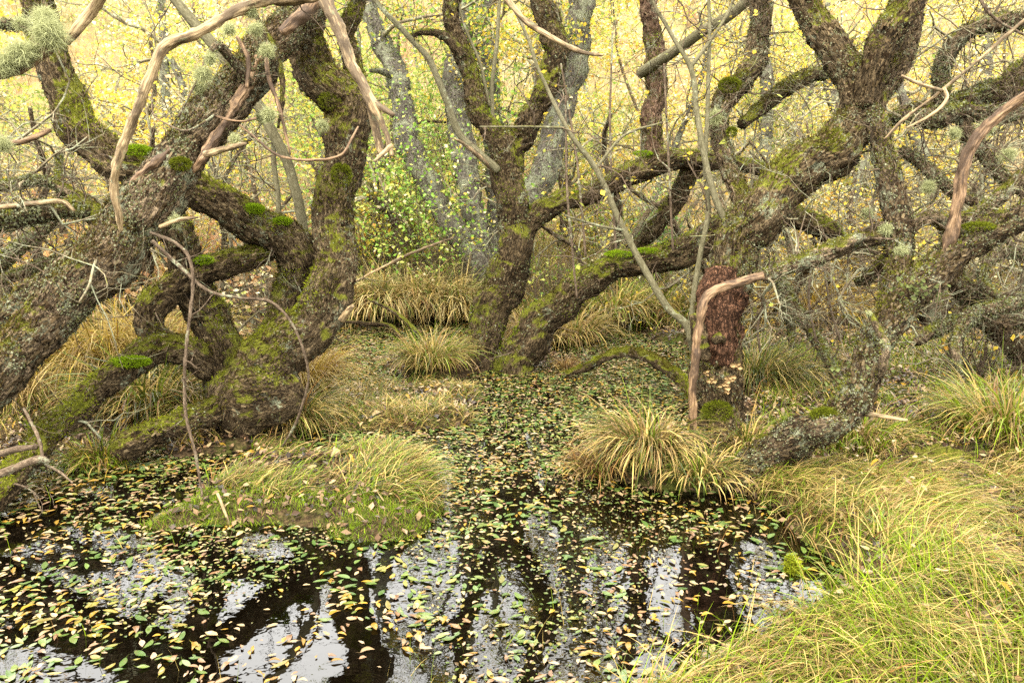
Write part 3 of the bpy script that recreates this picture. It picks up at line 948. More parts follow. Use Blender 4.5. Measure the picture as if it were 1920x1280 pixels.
make_tree('dark mossy tree forking in a Y, standing in the middle of the pond', G(925, 690), [
    L_('trunk', 'bark_dark', [(905, 700, 7.0, 84), (908, 645, 7.0, 78), (920, 582, 7.0, 78), (945, 520, 7.0, 82), (965, 460, 7.0, 74), (963, 400, 7.0, 62), (955, 330, 7.0, 58), (945, 265, 7.0, 64), (938, 245, 7.0, 50)], tangle=1, base_flare=True, tw=3),
    L_('limb', 'bark_dark', [(945, 285, 7.0, 50), (905, 222, 7.05, 42), (886, 160, 7.1, 38), (870, 110, 7.15, 36), (852, 55, 7.2, 34), (845, -10, 7.2, 34), (850, -110, 7.3, 28), (820, -300, 7.5, 20)], tangle=1, tw=8, twl=(0.25, 0.7), crown=2),
    L_('limb', 'bark_dark', [(948, 290, 7.0, 54), (985, 240, 6.98, 48), (1010, 190, 6.95, 46), (1035, 125, 6.95, 48), (1042, 75, 6.95, 50), (1022, 22, 7.0, 48), (1000, -50, 7.05, 44), (990, -200, 7.2, 34), (1040, -450, 7.5, 22)], tangle=1, tw=5, crown=2),
    L_('branch', 'bark_dark', [(868, 105, 7.1, 24), (835, 70, 7.05, 18), (805, 60, 7.0, 14), (768, 68, 6.95, 10), (780, 78, 6.9, 6)], seg=14, tw=3),
    L_('limb', 'bark_dark', [(960, 705, 6.85, 82), (985, 650, 6.83, 76), (1030, 592, 6.8, 68), (1090, 537, 6.75, 62), (1150, 502, 6.7, 58), (1220, 487, 6.65, 56), (1290, 467, 6.5, 58), (1350, 432, 6.4, 56), (1410, 405, 6.4, 52), (1480, 405, 6.4, 46),
                             (1540, 425, 6.4, 40), (1575, 455, 6.45, 34), (1640, 470, 6.6, 22)], tw=16, twl=(0.2, 0.6), base_flare=True),
    L_('limb', 'bark_dark', [(975, 450, 7.05, 44), (1010, 402, 7.05, 42), (1060, 377, 7.05, 42), (1120, 360, 7.05, 42), (1170, 330, 7.05, 46), (1230, 306, 7.05, 46), (1300, 299, 7.0, 38), (1360, 305, 6.95, 32), (1430, 315, 6.9, 26)], tangle=1, tw=14, twl=(0.2, 0.6)),
    L_('limb', 'bark_red', [(1226, 305, 7.1, 42), (1222, 235, 7.12, 40), (1232, 150, 7.15, 40), (1222, 60, 7.2, 38), (1215, -20, 7.2, 36), (1220, -200, 7.4, 28), (1260, -400, 7.6, 18)], tangle=1, tw=12, twl=(0.25, 0.8), crown=2),
    L_('limb', 'bark_brown', [(1302, 305, 7.1, 36), (1275, 365, 7.3, 36), (1235, 420, 7.5, 34), (1195, 460, 7.7, 24)], tangle=1, tw=3),
    L_('branch', 'wood_pale', [(932, 325, 6.95, 14), (895, 290, 6.85, 14), (868, 268, 6.8, 10), (845, 258, 6.75, 4)], bare=True, seg=10, rough=0.6),
], moss=(42000, 0.60), lich=(8000, 0.58), seed=7, flakes=20000, ws=0.85, leafn=1800, step=0.016, seg=36, mossc=((0.07, 0.085, 0.008), (0.15, 0.19, 0.012), (0.05, 0.04, 0.008)), lsz=(0.006, 0.018))

make_tree('thick tree with a hollow peeled trunk and cream bracket fungi, forking high above the bank', G(1345, 860), [
    L_('trunk', 'bark_brown', [(1345, 872, 4.72, 116), (1345, 800, 4.75, 100), (1345, 700, 4.75, 98), (1350, 620, 4.75, 92), (1365, 540, 4.75, 88), (1388, 468, 4.75, 98), (1432, 402, 4.75, 104), (1500, 322, 4.8, 102), (1568, 262, 4.85, 96), (1612, 205, 4.85, 84),
                               (1600, 150, 4.9, 70), (1560, 90, 4.95, 62), (1520, 30, 5.0, 58), (1480, -40, 5.05, 54), (1420, -200, 5.2, 40), (1400, -420, 5.5, 25)], base_flare=True, tw=10, twl=(0.15, 0.5), crown=2),
    L_('limb', 'bark_dark', [(1618, 195, 4.8, 56), (1640, 130, 4.72, 58), (1655, 72, 4.7, 60), (1690, 22, 4.72, 62), (1705, -60, 4.8, 50), (1690, -250, 5.1, 34)], tangle=3, tw=4, crown=2),
    L_('limb', 'bark_lichen', [(1630, 205, 5.0, 46), (1682, 130, 5.0, 48), (1702, 60, 5.02, 46), (1722, -10, 5.05, 42), (1760, -150, 5.1, 32), (1800, -350, 5.3, 20)], tangle=3, tw=5, crown=2),
    L_('limb', 'bark_lichen', [(1420, -30, 5.6, 40), (1425, 50, 5.55, 44), (1412, 120, 5.5, 44), (1368, 175, 5.4, 46), (1345, 235, 5.35, 40), (1368, 310, 5.2, 38), (1390, 370, 5.0, 40), (1400, 420, 4.85, 40)], tangle=3, tw=14, twl=(0.2, 0.6)),
    L_('limb', 'bark_dark', [(1390, 235, 5.45, 22), (1440, 190, 5.6, 30), (1500, 150, 5.7, 30), (1570, 135, 5.8, 26), (1640, 120, 5.9, 20)], tangle=3, tw=9),
    L_('peeled_patch', 'bark_peeled', [(1352, 505, 4.70, 50), (1350, 560, 4.685, 72), (1348, 620, 4.68, 78), (1345, 668, 4.69, 68), (1342, 690, 4.72, 40)], bare=True, w=1.25, rough=1.6, wob=0.1, label='patch of red peeled wood on the trunk'),
    L_('hollow_rim', 'bark_dark', [(1302, 590, 4.58, 18), (1312, 625, 4.54, 26), (1318, 655, 4.53, 28), (1330, 668, 4.53, 20)], bare=True, w=1.1, rough=1.6, seg=18, step=0.01),
    L_('hollow_rim', 'bark_dark', [(1365, 640, 4.56, 16), (1352, 632, 4.545, 20), (1338, 640, 4.54, 14)], bare=True, w=1.1, rough=1.4, seg=14, step=0.01),
], moss=(36000, 0.66), lich=(24000, 0.54), seed=9, flakes=18000, ws=0.81, step=0.014, seg=44, leafn=1800, mossc=((0.085, 0.082, 0.010), (0.12, 0.12, 0.016), (0.06, 0.05, 0.01)),
    beards=[(1340, 220, 5.2, .07), (1625, 400, 4.9, .05)])

# cream fungi on the hollow trunk: lobed shelves of the tree
def fungus(root, at, s, seed):
    mb = MB()
    k, c0 = 9, np.asarray(at)
    for j in range(5):
        cc = c0 + R.normal(0, 0.5, 3) * s * np.array([1, 0.3, 1])
        rx = s * R.uniform(0.35, 0.7)
        a = np.linspace(0, 2 * np.pi, k, endpoint=False)
        rr_ = rx * R.uniform(0.65, 1.2, k)
        top = cc + np.stack([np.cos(a) * rr_, -np.abs(np.sin(a)) * rr_ * 0.5 - 0.01, np.sin(a) * rr_ * 0.8], -1)
        bot = top + np.array([0, 0.02, -0.01])
        V = np.concatenate([top, bot, [cc + np.array([0, -rx * 0.45, 0])]])
        i = np.arange(k)
        mb.add(V, np.stack([i, (i + 1) % k, (i + 1) % k + k, i + k], -1), np.stack([np.full(k, 2 * k), i, (i + 1) % k], -1), np.array([(0.34, 0.23, 0.11)]) * R.uniform(0.85, 1.1))
    mb.build('fungus', M['lichen'], root, smooth=True)


def cushion(tree, u, v, d, w, h, n, col=(0.16, 0.24, 0.010)):
    root = [o for o in COL.objects if o.get('label', '').startswith(tree)][0]
    mb = MB()
    c0 = P(u, v, d)
    s = nrm(R.normal(0, 1, (n, 3)) + np.array([0, 0, 0.6]))
    b = c0 + s * np.array([w, w * 0.6, h]) * R.uniform(0.75, 1.0, (n, 1))
    dd = nrm(s + R.normal(0, 0.45, (n, 3)))
    sd = nrm(np.cross(dd, R.normal(0, 1, (n, 3)))) * 0.0028
    V = np.stack([b - sd, b + sd, b + dd * R.uniform(0.008, 0.018, (n, 1))], 1).reshape(-1, 3)
    mb.add(V, None, np.arange(3 * n).reshape(n, 3), np.repeat(np.array(col) * R.uniform(0.6, 1.3, (n, 1)), 3, 0))
    mb.build('moss_cushion', M['moss'], root, smooth=False)


hollow = [o for o in COL.objects if o.get('label', '').startswith('thick tree')][0]
for k, (u, v, s) in enumerate([(1378, 685, .028), (1368, 705, .028), (1355, 722, .030), (1332, 714, .022), (1362, 728, .025), (1325, 700, .018)]):
    fungus(hollow, P(u, v, 4.55), s, k)

make_tree('crooked lichen-covered tree with a mossy elbow, bending up from the grassy bank', G(1385, 892), [
    L_('trunk', 'bark_bare', [(1330, 925, 4.35, 60), (1378, 888, 4.32, 76), (1425, 864, 4.28, 82), (1482, 832, 4.2, 84), (1540, 800, 4.12, 82), (1590, 748, 4.12, 74), (1620, 690, 4.15, 66), (1645, 632, 4.2, 66), (1692, 572, 4.25, 72), (1742, 520, 4.25, 76),
                                (1800, 467, 4.25, 66), (1860, 432, 4.25, 62), (1930, 402, 4.25, 58), (2050, 360, 4.3, 52), (2200, 260, 4.5, 45), (2300, 60, 4.7, 34)], tw=10, twlo=0.5, crown=2),
    L_('limb', 'bark_bare', [(1642, 640, 4.24, 50), (1672, 550, 4.36, 56), (1690, 480, 4.46, 60), (1685, 410, 4.56, 58), (1668, 330, 4.62, 52), (1648, 262, 4.7, 46), (1632, 215, 4.78, 42), (1622, 180, 4.8, 34)], tangle=3, tw=18, twl=(0.15, 0.5)),
    L_('burl', 'bark_bare', [(1508, 818, 4.06, 20), (1532, 806, 4.02, 50), (1560, 795, 4.02, 46), (1585, 778, 4.05, 22)], wob=0.1),
    L_('limb', 'bark_lichen', [(1672, 442, 4.52, 34), (1630, 446, 4.5, 36), (1580, 462, 4.46, 38), (1530, 482, 4.42, 38), (1480, 500, 4.36, 34), (1430, 518, 4.32, 28)], tangle=3, tw=8, twl=(0.15, 0.45)),
    L_('peeled_branch', 'wood_red', [(1440, 515, 4.32, 28), (1400, 526, 4.31, 27), (1345, 542, 4.3, 27), (1322, 560, 4.3, 28), (1312, 600, 4.3, 26), (1306, 660, 4.33, 25), (1300, 720, 4.36, 24), (1299, 770, 4.4, 24), (1300, 815, 4.45, 20)], bare=True, rough=1.1, wob=0.35,
       label='barkless red-brown branch bent down beside the hollow trunk'),
    L_('peeled_branch', 'wood_red', [(1766, 510, 4.26, 36), (1779, 465, 4.22, 38), (1794, 385, 4.18, 35), (1806, 312, 4.14, 35), (1838, 252, 4.1, 36), (1890, 202, 4.05, 30), (1960, 152, 3.95, 27), (2060, 100, 3.9, 18)], bare=True, rough=1.1, wob=0.35, label='barkless tan branch rising and curving away'),
    L_('limb', 'bark_lichen', [(1690, 440, 4.7, 30), (1735, 408, 4.75, 30), (1780, 418, 4.8, 32), (1840, 395, 4.85, 30), (1900, 345, 4.9, 28), (1960, 300, 5.0, 22)], tangle=3, tw=10, twl=(0.2, 0.5)),
    L_('limb', 'bark_dark', [(1672, 470, 4.75, 22), (1650, 500, 4.8, 30), (1625, 520, 4.85, 28), (1605, 530, 4.9, 14)], tangle=3, tw=4),
    L_('broken_stub', 'bark_lichen', [(1632, 590, 4.1, 14), (1650, 625, 4.02, 17), (1662, 650, 3.98, 18), (1655, 685, 4.0, 22), (1650, 705, 4.03, 16)], rough=0.8, seg=14, step=0.01),
    L_('broken_stub', 'wood_pale', [(1610, 772, 4.1, 24), (1650, 780, 4.05, 14), (1700, 788, 4.02, 10)], bare=True, seg=12, rough=0.7),
    L_('branch', 'bark_lichen', [(1640, 445, 4.48, 20), (1600, 450, 4.4, 26), (1570, 470, 4.38, 22)], tw=3, seg=16),
], moss=(15000, 0.69), lich=(15000, 0.55), seed=11, flakes=12000, ws=0.76, step=0.012, seg=42, leafn=120, mossc=((0.085, 0.085, 0.010), (0.125, 0.13, 0.016), (0.06, 0.05, 0.01)),
    beards=[(1690, 470, 4.38, .05), (1660, 430, 4.45, .05), (1630, 588, 4.08, .02), (1655, 640, 3.98, .02)])


for q in [('many-stemmed', 472, 392, 5.08, .085, .03, 2600), ('many-stemmed', 528, 415, 5.18, .07, .022, 1800), ('many-stemmed', 245, 678, 4.78, .12, .03, 2800), ('many-stemmed', 380, 488, 5.08, .07, .025, 1600), ('many-stemmed', 255, 282, 4.85, .10, .03, 2000),
          ('many-stemmed', 462, 672, 5.0, .025, .04, 700), ('many-stemmed', 640, 330, 5.08, .07, .08, 1800), ('many-stemmed', 620, 190, 5.1, .08, .06, 1500),
          ('dark mossy tree', 1165, 476, 6.62, .14, .025, 2400), ('dark mossy tree', 1215, 470, 6.58, .12, .02, 1800), ('dark mossy tree', 1080, 528, 6.68, .06, .02, 700), ('dark mossy tree', 1078, 362, 6.98, .04, .015, 500), ('dark mossy tree', 1205, 288, 6.98, .09, .02, 1000),
          ('leaning tree', 338, 308, 4.33, .06, .035, 1200), ('thick tree', 1368, 160, 5.3, .08, .05, 1500), ('thick tree', 1372, 248, 5.2, .035, .03, 700), ('thick tree', 1345, 770, 4.62, .09, .06, 1800),
          ('crooked lichen', 1545, 778, 4.04, .07, .035, 1500), ('crooked lichen', 1835, 425, 4.18, .09, .02, 1300)]:
    cushion(*q, col=(0.16, 0.24, 0.010) if q[0] in ('many-stemmed', 'dark mossy tree') and q[5] < .031 else (0.10, 0.115, 0.010))

# leaf-like lichen on the elbow of the crooked tree: small ruffled plates
elbow = [o for o in COL.objects if o.get('label', '').startswith('crooked lichen')][0]
mb = MB()
for (u, v, d, n_, w) in [(1600, 712, 4.08, 40, .09), (1720, 545, 4.12, 50, .07), (1640, 680, 4.1, 25, .06)]:
    c0 = P(u, v, d)
    for _ in range(n_):
        cc = c0 + R.normal(0, 1, 3) * np.array([w, 0.03, w * 0.5])
        s = R.uniform(0.007, 0.015)
        a = np.linspace(0, 2 * np.pi, 7, endpoint=False)
        no = nrm(np.array([0, -0.7, 0.6]) + R.normal(0, 0.4, 3))
        e1 = nrm(np.cross(no, [0.3, 0.2, 1]))
        e2 = np.cross(no, e1)
        ring = cc + (np.cos(a)[:, None] * e1 + np.sin(a)[:, None] * e2) * s * R.uniform(0.6, 1.1, (7, 1)) + no * R.normal(0, 0.005, (7, 1))
        mb.add(np.vstack([ring, cc - no * 0.006]), None, [(7, j, (j + 1) % 7) for j in range(7)], np.array([(0.085, 0.10, 0.035)]) * R.uniform(0.6, 1.3))
mb.build('leafy_lichen', M['lichen'], elbow, smooth=False, kind='stuff')

# ------------------------------------------------------------------ tangle of lichened branches beyond the crooked tree
make_tree('tangled grey willow with low drooping branches beyond the crooked tree', P(1890, 700, 6.3), [
    L_('trunk', 'bark_lichen', [(1960, 720, 6.5, 60), (1900, 600, 6.4, 48), (1840, 590, 6.3, 36), (1780, 605, 6.2, 26), (1720, 640, 6.0, 16)], tangle=2, tw=10, twl=(0.3, 0.9)),
    L_('limb', 'bark_brown', [(1960, 700, 6.5, 46), (1820, 560, 6.3, 40), (1790, 520, 6.2, 30), (1800, 470, 6.2, 18)], tangle=2, tw=14, twl=(0.3, 0.8)),
    L_('limb', 'bark_dark', [(2050, 90, 6.2, 56), (1920, 150, 6.1, 54), (1840, 185, 6.1, 44), (1760, 200, 6.1, 34), (1690, 215, 6.1, 26), (1640, 250, 6.1, 14)], tangle=2, tw=10, twl=(0.3, 0.8)),
    L_('limb', 'bark_lichen', [(1960, 175, 5.9, 30), (1880, 215, 5.8, 30), (1810, 212, 5.8, 30), (1750, 222, 5.7, 32), (1700, 218, 5.6, 20)], tangle=2, tw=18, twl=(0.3, 0.7)),
    L_('limb', 'bark_lichen', [(1990, 30, 5.7, 36), (1890, 40, 5.7, 30), (1830, 50, 5.8, 26), (1780, 90, 5.9, 28), (1760, 140, 6.0, 30), (1765, 200, 6.0, 24)], tangle=2, tw=18, twl=(0.3, 0.8)),
    L_('limb', 'bark_lichen', [(1800, 215, 5.8, 22), (1830, 270, 5.8, 24), (1880, 330, 5.8, 22), (1960, 380, 5.8, 18)], tangle=2, tw=14, twl=(0.3, 0.7)),
    L_('limb', 'bark_lichen', [(1690, 280, 5.9, 16), (1740, 320, 5.8, 20), (1790, 360, 5.8, 20), (1860, 390, 5.7, 18)], tangle=2, tw=16, twl=(0.3, 0.8)),
    L_('limb', 'bark_lichen', [(1980, 560, 6.0, 26), (1900, 570, 5.9, 26), (1830, 590, 5.8, 24), (1790, 640, 5.7, 18), (1800, 700, 5.6, 10)], tangle=2, tw=10, twl=(0.3, 0.9)),
    L_('limb', 'bark_lichen', [(1960, 480, 6.2, 20), (1880, 475, 6.2, 18), (1840, 520, 6.1, 16), (1900, 580, 6.0, 12)], tangle=2, tw=14),
    L_('limb', 'bark_brown', [(1440, 490, 6.3, 22), (1480, 560, 6.2, 24), (1520, 620, 6.1, 20), (1560, 690, 5.9, 14), (1570, 720, 5.85, 8)], tangle=2, tw=16, twl=(0.2, 0.7)),
    L_('limb', 'bark_brown', [(1460, 530, 6.6, 14), (1478, 590, 6.5, 15), (1485, 650, 6.4, 12)], tangle=2, tw=6),
], moss=(12000, 0.64), lich=(26000, 0.47), seed=13, leafn=0, name='willow_tree', beards=[(1660, 600, 4.6, .03), (1850, 240, 5.4, .08), (1890, 290, 5.4, .07), (1790, 250, 5.4, .06), (1740, 350, 5.6, .07)], seg=22, step=0.025, lsz=(0.008, 0.022))

make_tree('small half-dead willow with crossing twigs under the leaning lichen trunk', P(-60, 560, 5.9), [
    L_('trunk', 'bark_dark', [(-160, 430, 4.7, 34), (-20, 418, 4.75, 38), (60, 398, 4.75, 36), (120, 388, 4.75, 28), (165, 400, 4.8, 20)], tangle=2, tw=10, twl=(0.2, 0.6)),
    L_('limb', 'wood_pale', [(-60, 394, 4.6, 8), (20, 386, 4.6, 12), (80, 380, 4.62, 12), (120, 378, 4.65, 12), (140, 395, 4.66, 8)], tangle=2, bare=True, rough=0.7, seg=12),
    L_('limb', 'bark_lichen', [(-120, 540, 6.0, 26), (-10, 500, 5.9, 24), (50, 450, 5.8, 22), (90, 420, 5.8, 20), (120, 385, 5.8, 14)], tangle=2, tw=20, twl=(0.3, 0.8)),
    L_('limb', 'bark_lichen', [(-120, 480, 6.3, 20), (0, 520, 6.2, 20), (80, 500, 6.1, 20), (150, 480, 6.0, 16), (220, 500, 5.9, 10)], tangle=2, tw=22, twl=(0.3, 0.8)),
    L_('limb', 'bark_lichen', [(-80, 330, 6.3, 22), (10, 350, 6.2, 20), (80, 340, 6.1, 18), (150, 370, 6.0, 14), (200, 400, 6.0, 8)], tangle=2, tw=20, twl=(0.3, 0.7)),
    L_('limb', 'bark_brown', [(110, 290, 6.4, 12), (112, 330, 6.3, 14), (118, 365, 6.2, 12)], tangle=2, tw=6, seg=14),
    L_('limb', 'wood_red', [(-40, 262, 4.9, 10), (30, 268, 4.85, 14), (70, 255, 4.8, 14), (95, 245, 4.85, 10)], tangle=2, bare=True, seg=12, rough=0.6),
], moss=(9000, 0.6), lich=(16000, 0.47), seed=15, name='willow_tree', seg=22, step=0.025, beards=[(5, 270, 4.6, .07), (130, 395, 5.2, .05)], lsz=(0.008, 0.02))

# ------------------------------------------------------------------ dead wood
def dead(label, data, mat='wood_pale', name='dead_branch', seg=18, cat='branch', rough=1.0, extra=(), tw=0, wob=0.2, beards=(), lich=0, moss=0, step=0.012, group=None):
    pts, rr = px_limb(data, 0.66)
    root = thing(name, label, cat, pts[len(pts) // 2], group)
    sf = Surf()
    mb, tw_ = MB(), MB()
    c, r, t = limb(mb, pts, rr, seg=seg, step=step, rough=rough, seed=int(R.integers(100, 999)), surf=sf, wob=wob)
    mb.build('stem', M[mat], root, attr='bk')
    if tw:
        limb_twigs(tw_, c, r, t, tw, L=(0.08, 0.3), rscale=0.7)
    for e in extra:
        p2, r2 = px_limb(e)
        m2 = MB()
        limb(m2, p2, r2, seg=12, step=0.012, rough=0.5, seed=int(R.integers(100, 999)), wob=wob)
        m2.build('side_branch', M[mat], root, attr='bk')
    tw_.build('twig_growth', M['twig'], root, attr='bk', kind='stuff')
    for (u, v, d, s) in beards:
        b = MB()
        beard(b, P(u, v, d), s, n=int(1800 * min(1.6, s / 0.08)))
        b.build('beard_lichen', M['beard'], root, smooth=False)
    if lich:
        grow_lichen(sf, lich, 0.5, 5).build('lichen', M['lichen'], root, smooth=False, kind='stuff')
    if moss:
        grow_moss(sf, moss, 0.5, 5).build('moss', M['moss'], root, smooth=False, kind='stuff')
    return root


dead('long pale dead branch bent like an elbow before the leaning lichen trunk',
     [(640, -30, 3.9, 34), (560, -4, 3.8, 36), (490, 2, 3.7, 30), (430, 28, 3.65, 26), (370, 62, 3.6, 25), (312, 86, 3.6, 27), (288, 130, 3.6, 24), (264, 190, 3.6, 25), (240, 250, 3.62, 23), (218, 312, 3.65, 22), (214, 352, 3.7, 20), (222, 400, 3.75, 19), (227, 432, 3.8, 10)],
     tw=7, beards=[(470, 20, 3.7, .05)])
dead('thick pale broken branch end with dark tip beside a lichen tuft', [(230, -70, 3.4, 36), (195, -12, 3.45, 31), (168, 28, 3.5, 28), (140, 60, 3.5, 25), (126, 82, 3.5, 14)], tw=2)
dead('brown dead branch with big pale green lichen tufts reaching in beside the thick mossy limb', [(-60, 170, 3.35, 36), (-15, 142, 3.38, 34), (40, 124, 3.4, 31), (88, 96, 3.42, 27), (100, 88, 3.42, 18)], mat='wood_red',
     beards=[(92, 62, 3.38, .095), (85, 35, 3.42, .07), (38, 100, 3.36, .075), (8, 120, 3.34, .07), (60, 95, 3.38, .05)])
dead('lichened branch crossing behind the big pale green lichen tufts', [(-60, 40, 3.9, 26), (0, 48, 3.9, 26), (50, 44, 3.9, 24), (90, 40, 3.9, 16)], mat='bark_lichen', lich=900, beards=[(40, 45, 3.85, .05)])
dead('long tan dead branch ending in a claw, slanting across the thick twisting trunk',
     [(585, -60, 4.2, 40), (608, -5, 4.15, 36), (640, 68, 4.1, 34), (664, 130, 4.05, 30), (695, 190, 4.0, 26), (720, 240, 4.0, 18), (736, 292, 4.0, 13)],
     extra=[[(697, 190, 4.0, 12), (718, 204, 3.98, 12), (738, 216, 3.96, 9)], [(690, 185, 4.05, 14), (703, 235, 4.08, 16), (713, 278, 4.1, 15), (716, 290, 4.1, 8)], [(735, 272, 4.0, 9), (718, 288, 3.98, 8), (703, 302, 3.96, 5)]])
dead('red brown broken branch stub jutting down beside the top of the twisting trunk', [(605, -30, 4.5, 44), (575, 18, 4.45, 38), (545, 48, 4.4, 33), (528, 62, 4.38, 24)], mat='wood_red')
dead('thin pale dead branch sweeping out across the fork of the dark mossy tree', [(915, -40, 4.5, 18), (945, -6, 4.5, 17), (985, 40, 4.5, 17), (1040, 74, 4.5, 16), (1090, 98, 4.5, 13), (1130, 104, 4.5, 7)], seg=12)
dead('long thin twig hanging nearly straight down over the low mossy limb', [(282, 436, 3.9, 8), (330, 456, 3.88, 9), (354, 482, 3.86, 9), (362, 530, 3.85, 9), (353, 620, 3.85, 9), (347, 700, 3.85, 9), (350, 780, 3.86, 8), (366, 850, 3.87, 8), (380, 930, 3.88, 5)], seg=8, mat='twig', tw=5, wob=0.6)
dead('knobbly pale twig arching over the hollow base and bending back to the grass', [(285, 452, 3.95, 12), (330, 492, 3.95, 11), (390, 545, 3.96, 9), (450, 558, 3.98, 8), (508, 566, 4.0, 8), (545, 602, 4.02, 7), (570, 660, 4.05, 7), (578, 712, 4.1, 6), (556, 790, 4.2, 7), (530, 836, 4.3, 5)], seg=8, mat='twig', tw=4, wob=0.6)
dead('forked grey twig lying against the low limb at the water edge', [(45, 765, 3.9, 7), (72, 820, 3.75, 9), (86, 868, 3.65, 8), (112, 884, 3.6, 7), (136, 905, 3.55, 4)], seg=8, mat='twig', tw=2,
     extra=[[(-40, 905, 3.5, 16), (20, 880, 3.55, 15), (75, 860, 3.6, 14), (92, 866, 3.62, 8)], [(-30, 862, 3.7, 12), (30, 842, 3.7, 12), (70, 838, 3.72, 10)]])
dead('tan bare twig slanting up past the curving barkless branch', [(1660, 260, 4.3, 6), (1690, 228, 4.28, 9), (1740, 190, 4.25, 9), (1800, 142, 4.2, 9), (1860, 90, 4.15, 9), (1930, 30, 4.1, 9)], seg=8, mat='wood_pale', tw=9,
     extra=[[(1770, 165, 4.22, 6), (1775, 185, 4.2, 7), (1760, 205, 4.2, 6), (1735, 222, 4.2, 5), (1700, 240, 4.2, 4)], [(1690, 142, 4.25, 5), (1725, 158, 4.22, 6), (1765, 170, 4.2, 6)]])
dead('thin branch with many crossing twigs at the top of the tangled willow', [(1830, -20, 4.6, 8), (1850, 20, 4.6, 8), (1880, 45, 4.6, 7), (1930, 70, 4.6, 6)], seg=8, mat='twig', tw=8)
dead('mossy fallen branch arching out of the shallow water behind the hollow trunk', [(1062, 700, 6.6, 12), (1100, 688, 6.55, 20), (1150, 664, 6.45, 24), (1200, 664, 6.3, 28), (1250, 690, 6.1, 32), (1290, 728, 5.9, 30), (1310, 760, 5.75, 26)], mat='bark_dark', seg=20, rough=1.2, moss=5000, tw=6)
dead('black wet dead branch lying at the far water edge beside the twisting trunk', [(640, 600, 8.3, 10), (690, 607, 8.4, 12), (730, 610, 8.5, 11), (752, 630, 8.3, 8)], mat='bark_dark', seg=12, tw=8,
     extra=[[(690, 560, 8.4, 5), (740, 585, 8.3, 8), (775, 615, 8.2, 8), (800, 645, 7.9, 6)]])
dead('bleached branch leaning over the far bank below the lichened background trunks', [(650, 535, 8.8, 5), (720, 500, 8.8, 7), (760, 480, 8.8, 9), (810, 460, 8.8, 7), (850, 445, 8.8, 4)], mat='wood_pale', seg=8, tw=6)
dead('short dark rotten log stub sticking up from the leafy island', [(676, 898, 4.45, 12), (690, 878, 4.42, 20), (700, 860, 4.4, 14), (704, 850, 4.4, 6)], mat='bark_red', name='rotten_stub', seg=14, rough=1.0)
dead('small mossy stub standing in the water beside the bright grass bank', [(1495, 1110, 3.3, 44), (1492, 1085, 3.33, 46), (1482, 1058, 3.36, 38), (1475, 1048, 3.37, 16)], mat='bark_dark', name='mossy_stub', seg=18, rough=1.4, moss=2500)
dead('pale stick lying half buried in leaves on the ground', [(1160 + 80, 955, 4.0, 4), (1300, 958, 3.98, 5), (1370, 975, 3.9, 4)], name='fallen_stick', cat='stick', mat='wood_pale', seg=6, rough=0.3)
dead('pale broken stick poking up from the moss of the leafy island', [(432, 985, 3.78, 7), (420, 955, 3.82, 9), (408, 925, 3.86, 8)], name='fallen_stick', cat='stick', mat='wood_pale', seg=8, rough=0.3)

# upturned clump of roots beyond the bank
rt = thing('root_clump', 'dark upturned clump of peat and roots on the leafy ground', 'roots', G(1745, 890))
mb = MB()
pts, rr = px_limb([(1680, 870, 4.45, 30), (1715, 868, 4.45, 52), (1760, 866, 4.45, 56), (1810, 868, 4.45, 36), (1840, 865, 4.5, 14)])
limb(mb, pts, rr, seg=26, step=0.015, rough=2.0, seed=77)
mb.build('peat_lump', M['bark_dark'], rt, attr='bk')
mb = MB()
for _ in range(45):
    u = R.uniform(1690, 1820)
    p0 = P(u, 858 + R.normal(0, 8), 4.42)
    thin(mb, walk(p0, nrm(R.normal(0, 1, 3) + np.array([0, -0.5, 0.2])), R.uniform(0.06, 0.2), 6, 0.5, -0.15), 0.0022, 0.0008, 4)
mb.build('root_fringe', M['bark_red'], rt, attr='bk', kind='stuff')

# ------------------------------------------------------------------ saplings: smooth thin stems
def sapling(label, data, extra=(), tw=6, leafn=30, mat='sapling'):
    pts, rr = px_limb(data)
    root = thing('sapling', label, 'sapling', pts[0])
    mb, t_, tips = MB(), MB(), []
    c, r, t = limb(mb, pts, rr, seg=10, step=0.03, rough=0.0, seed=int(R.integers(1, 999)), wob=0.5)
    mb.build('stem', M[mat], root, attr='bk')
    for e in extra:
        p2, r2 = px_limb(e)
        m2 = MB()
        c2, rr2, t2 = limb(m2, p2, r2, seg=8, step=0.03, rough=0.0, seed=int(R.integers(1, 999)), wob=0.5)
        m2.build('branch', M[mat], root, attr='bk')
        limb_twigs(t_, c2, rr2, t2, max(2, tw // 2), L=(0.2, 0.7), tips=tips)
    limb_twigs(t_, c, r, t, tw, L=(0.25, 0.9), lo=0.25, tips=tips, up=0.2)
    t_.build('twig_growth', M['twig'], root, attr='bk', kind='stuff')
    if tips and leafn:
        pp = np.concatenate(tips)
        lm = MB()
        leaves(lm, pp[R.integers(0, len(pp), leafn)] + R.normal(0, 0.02, (leafn, 3)), 0.04, (YEL, LIM), (3, 1))
        lm.build('foliage', M['leaf'], root, smooth=False, kind='stuff')


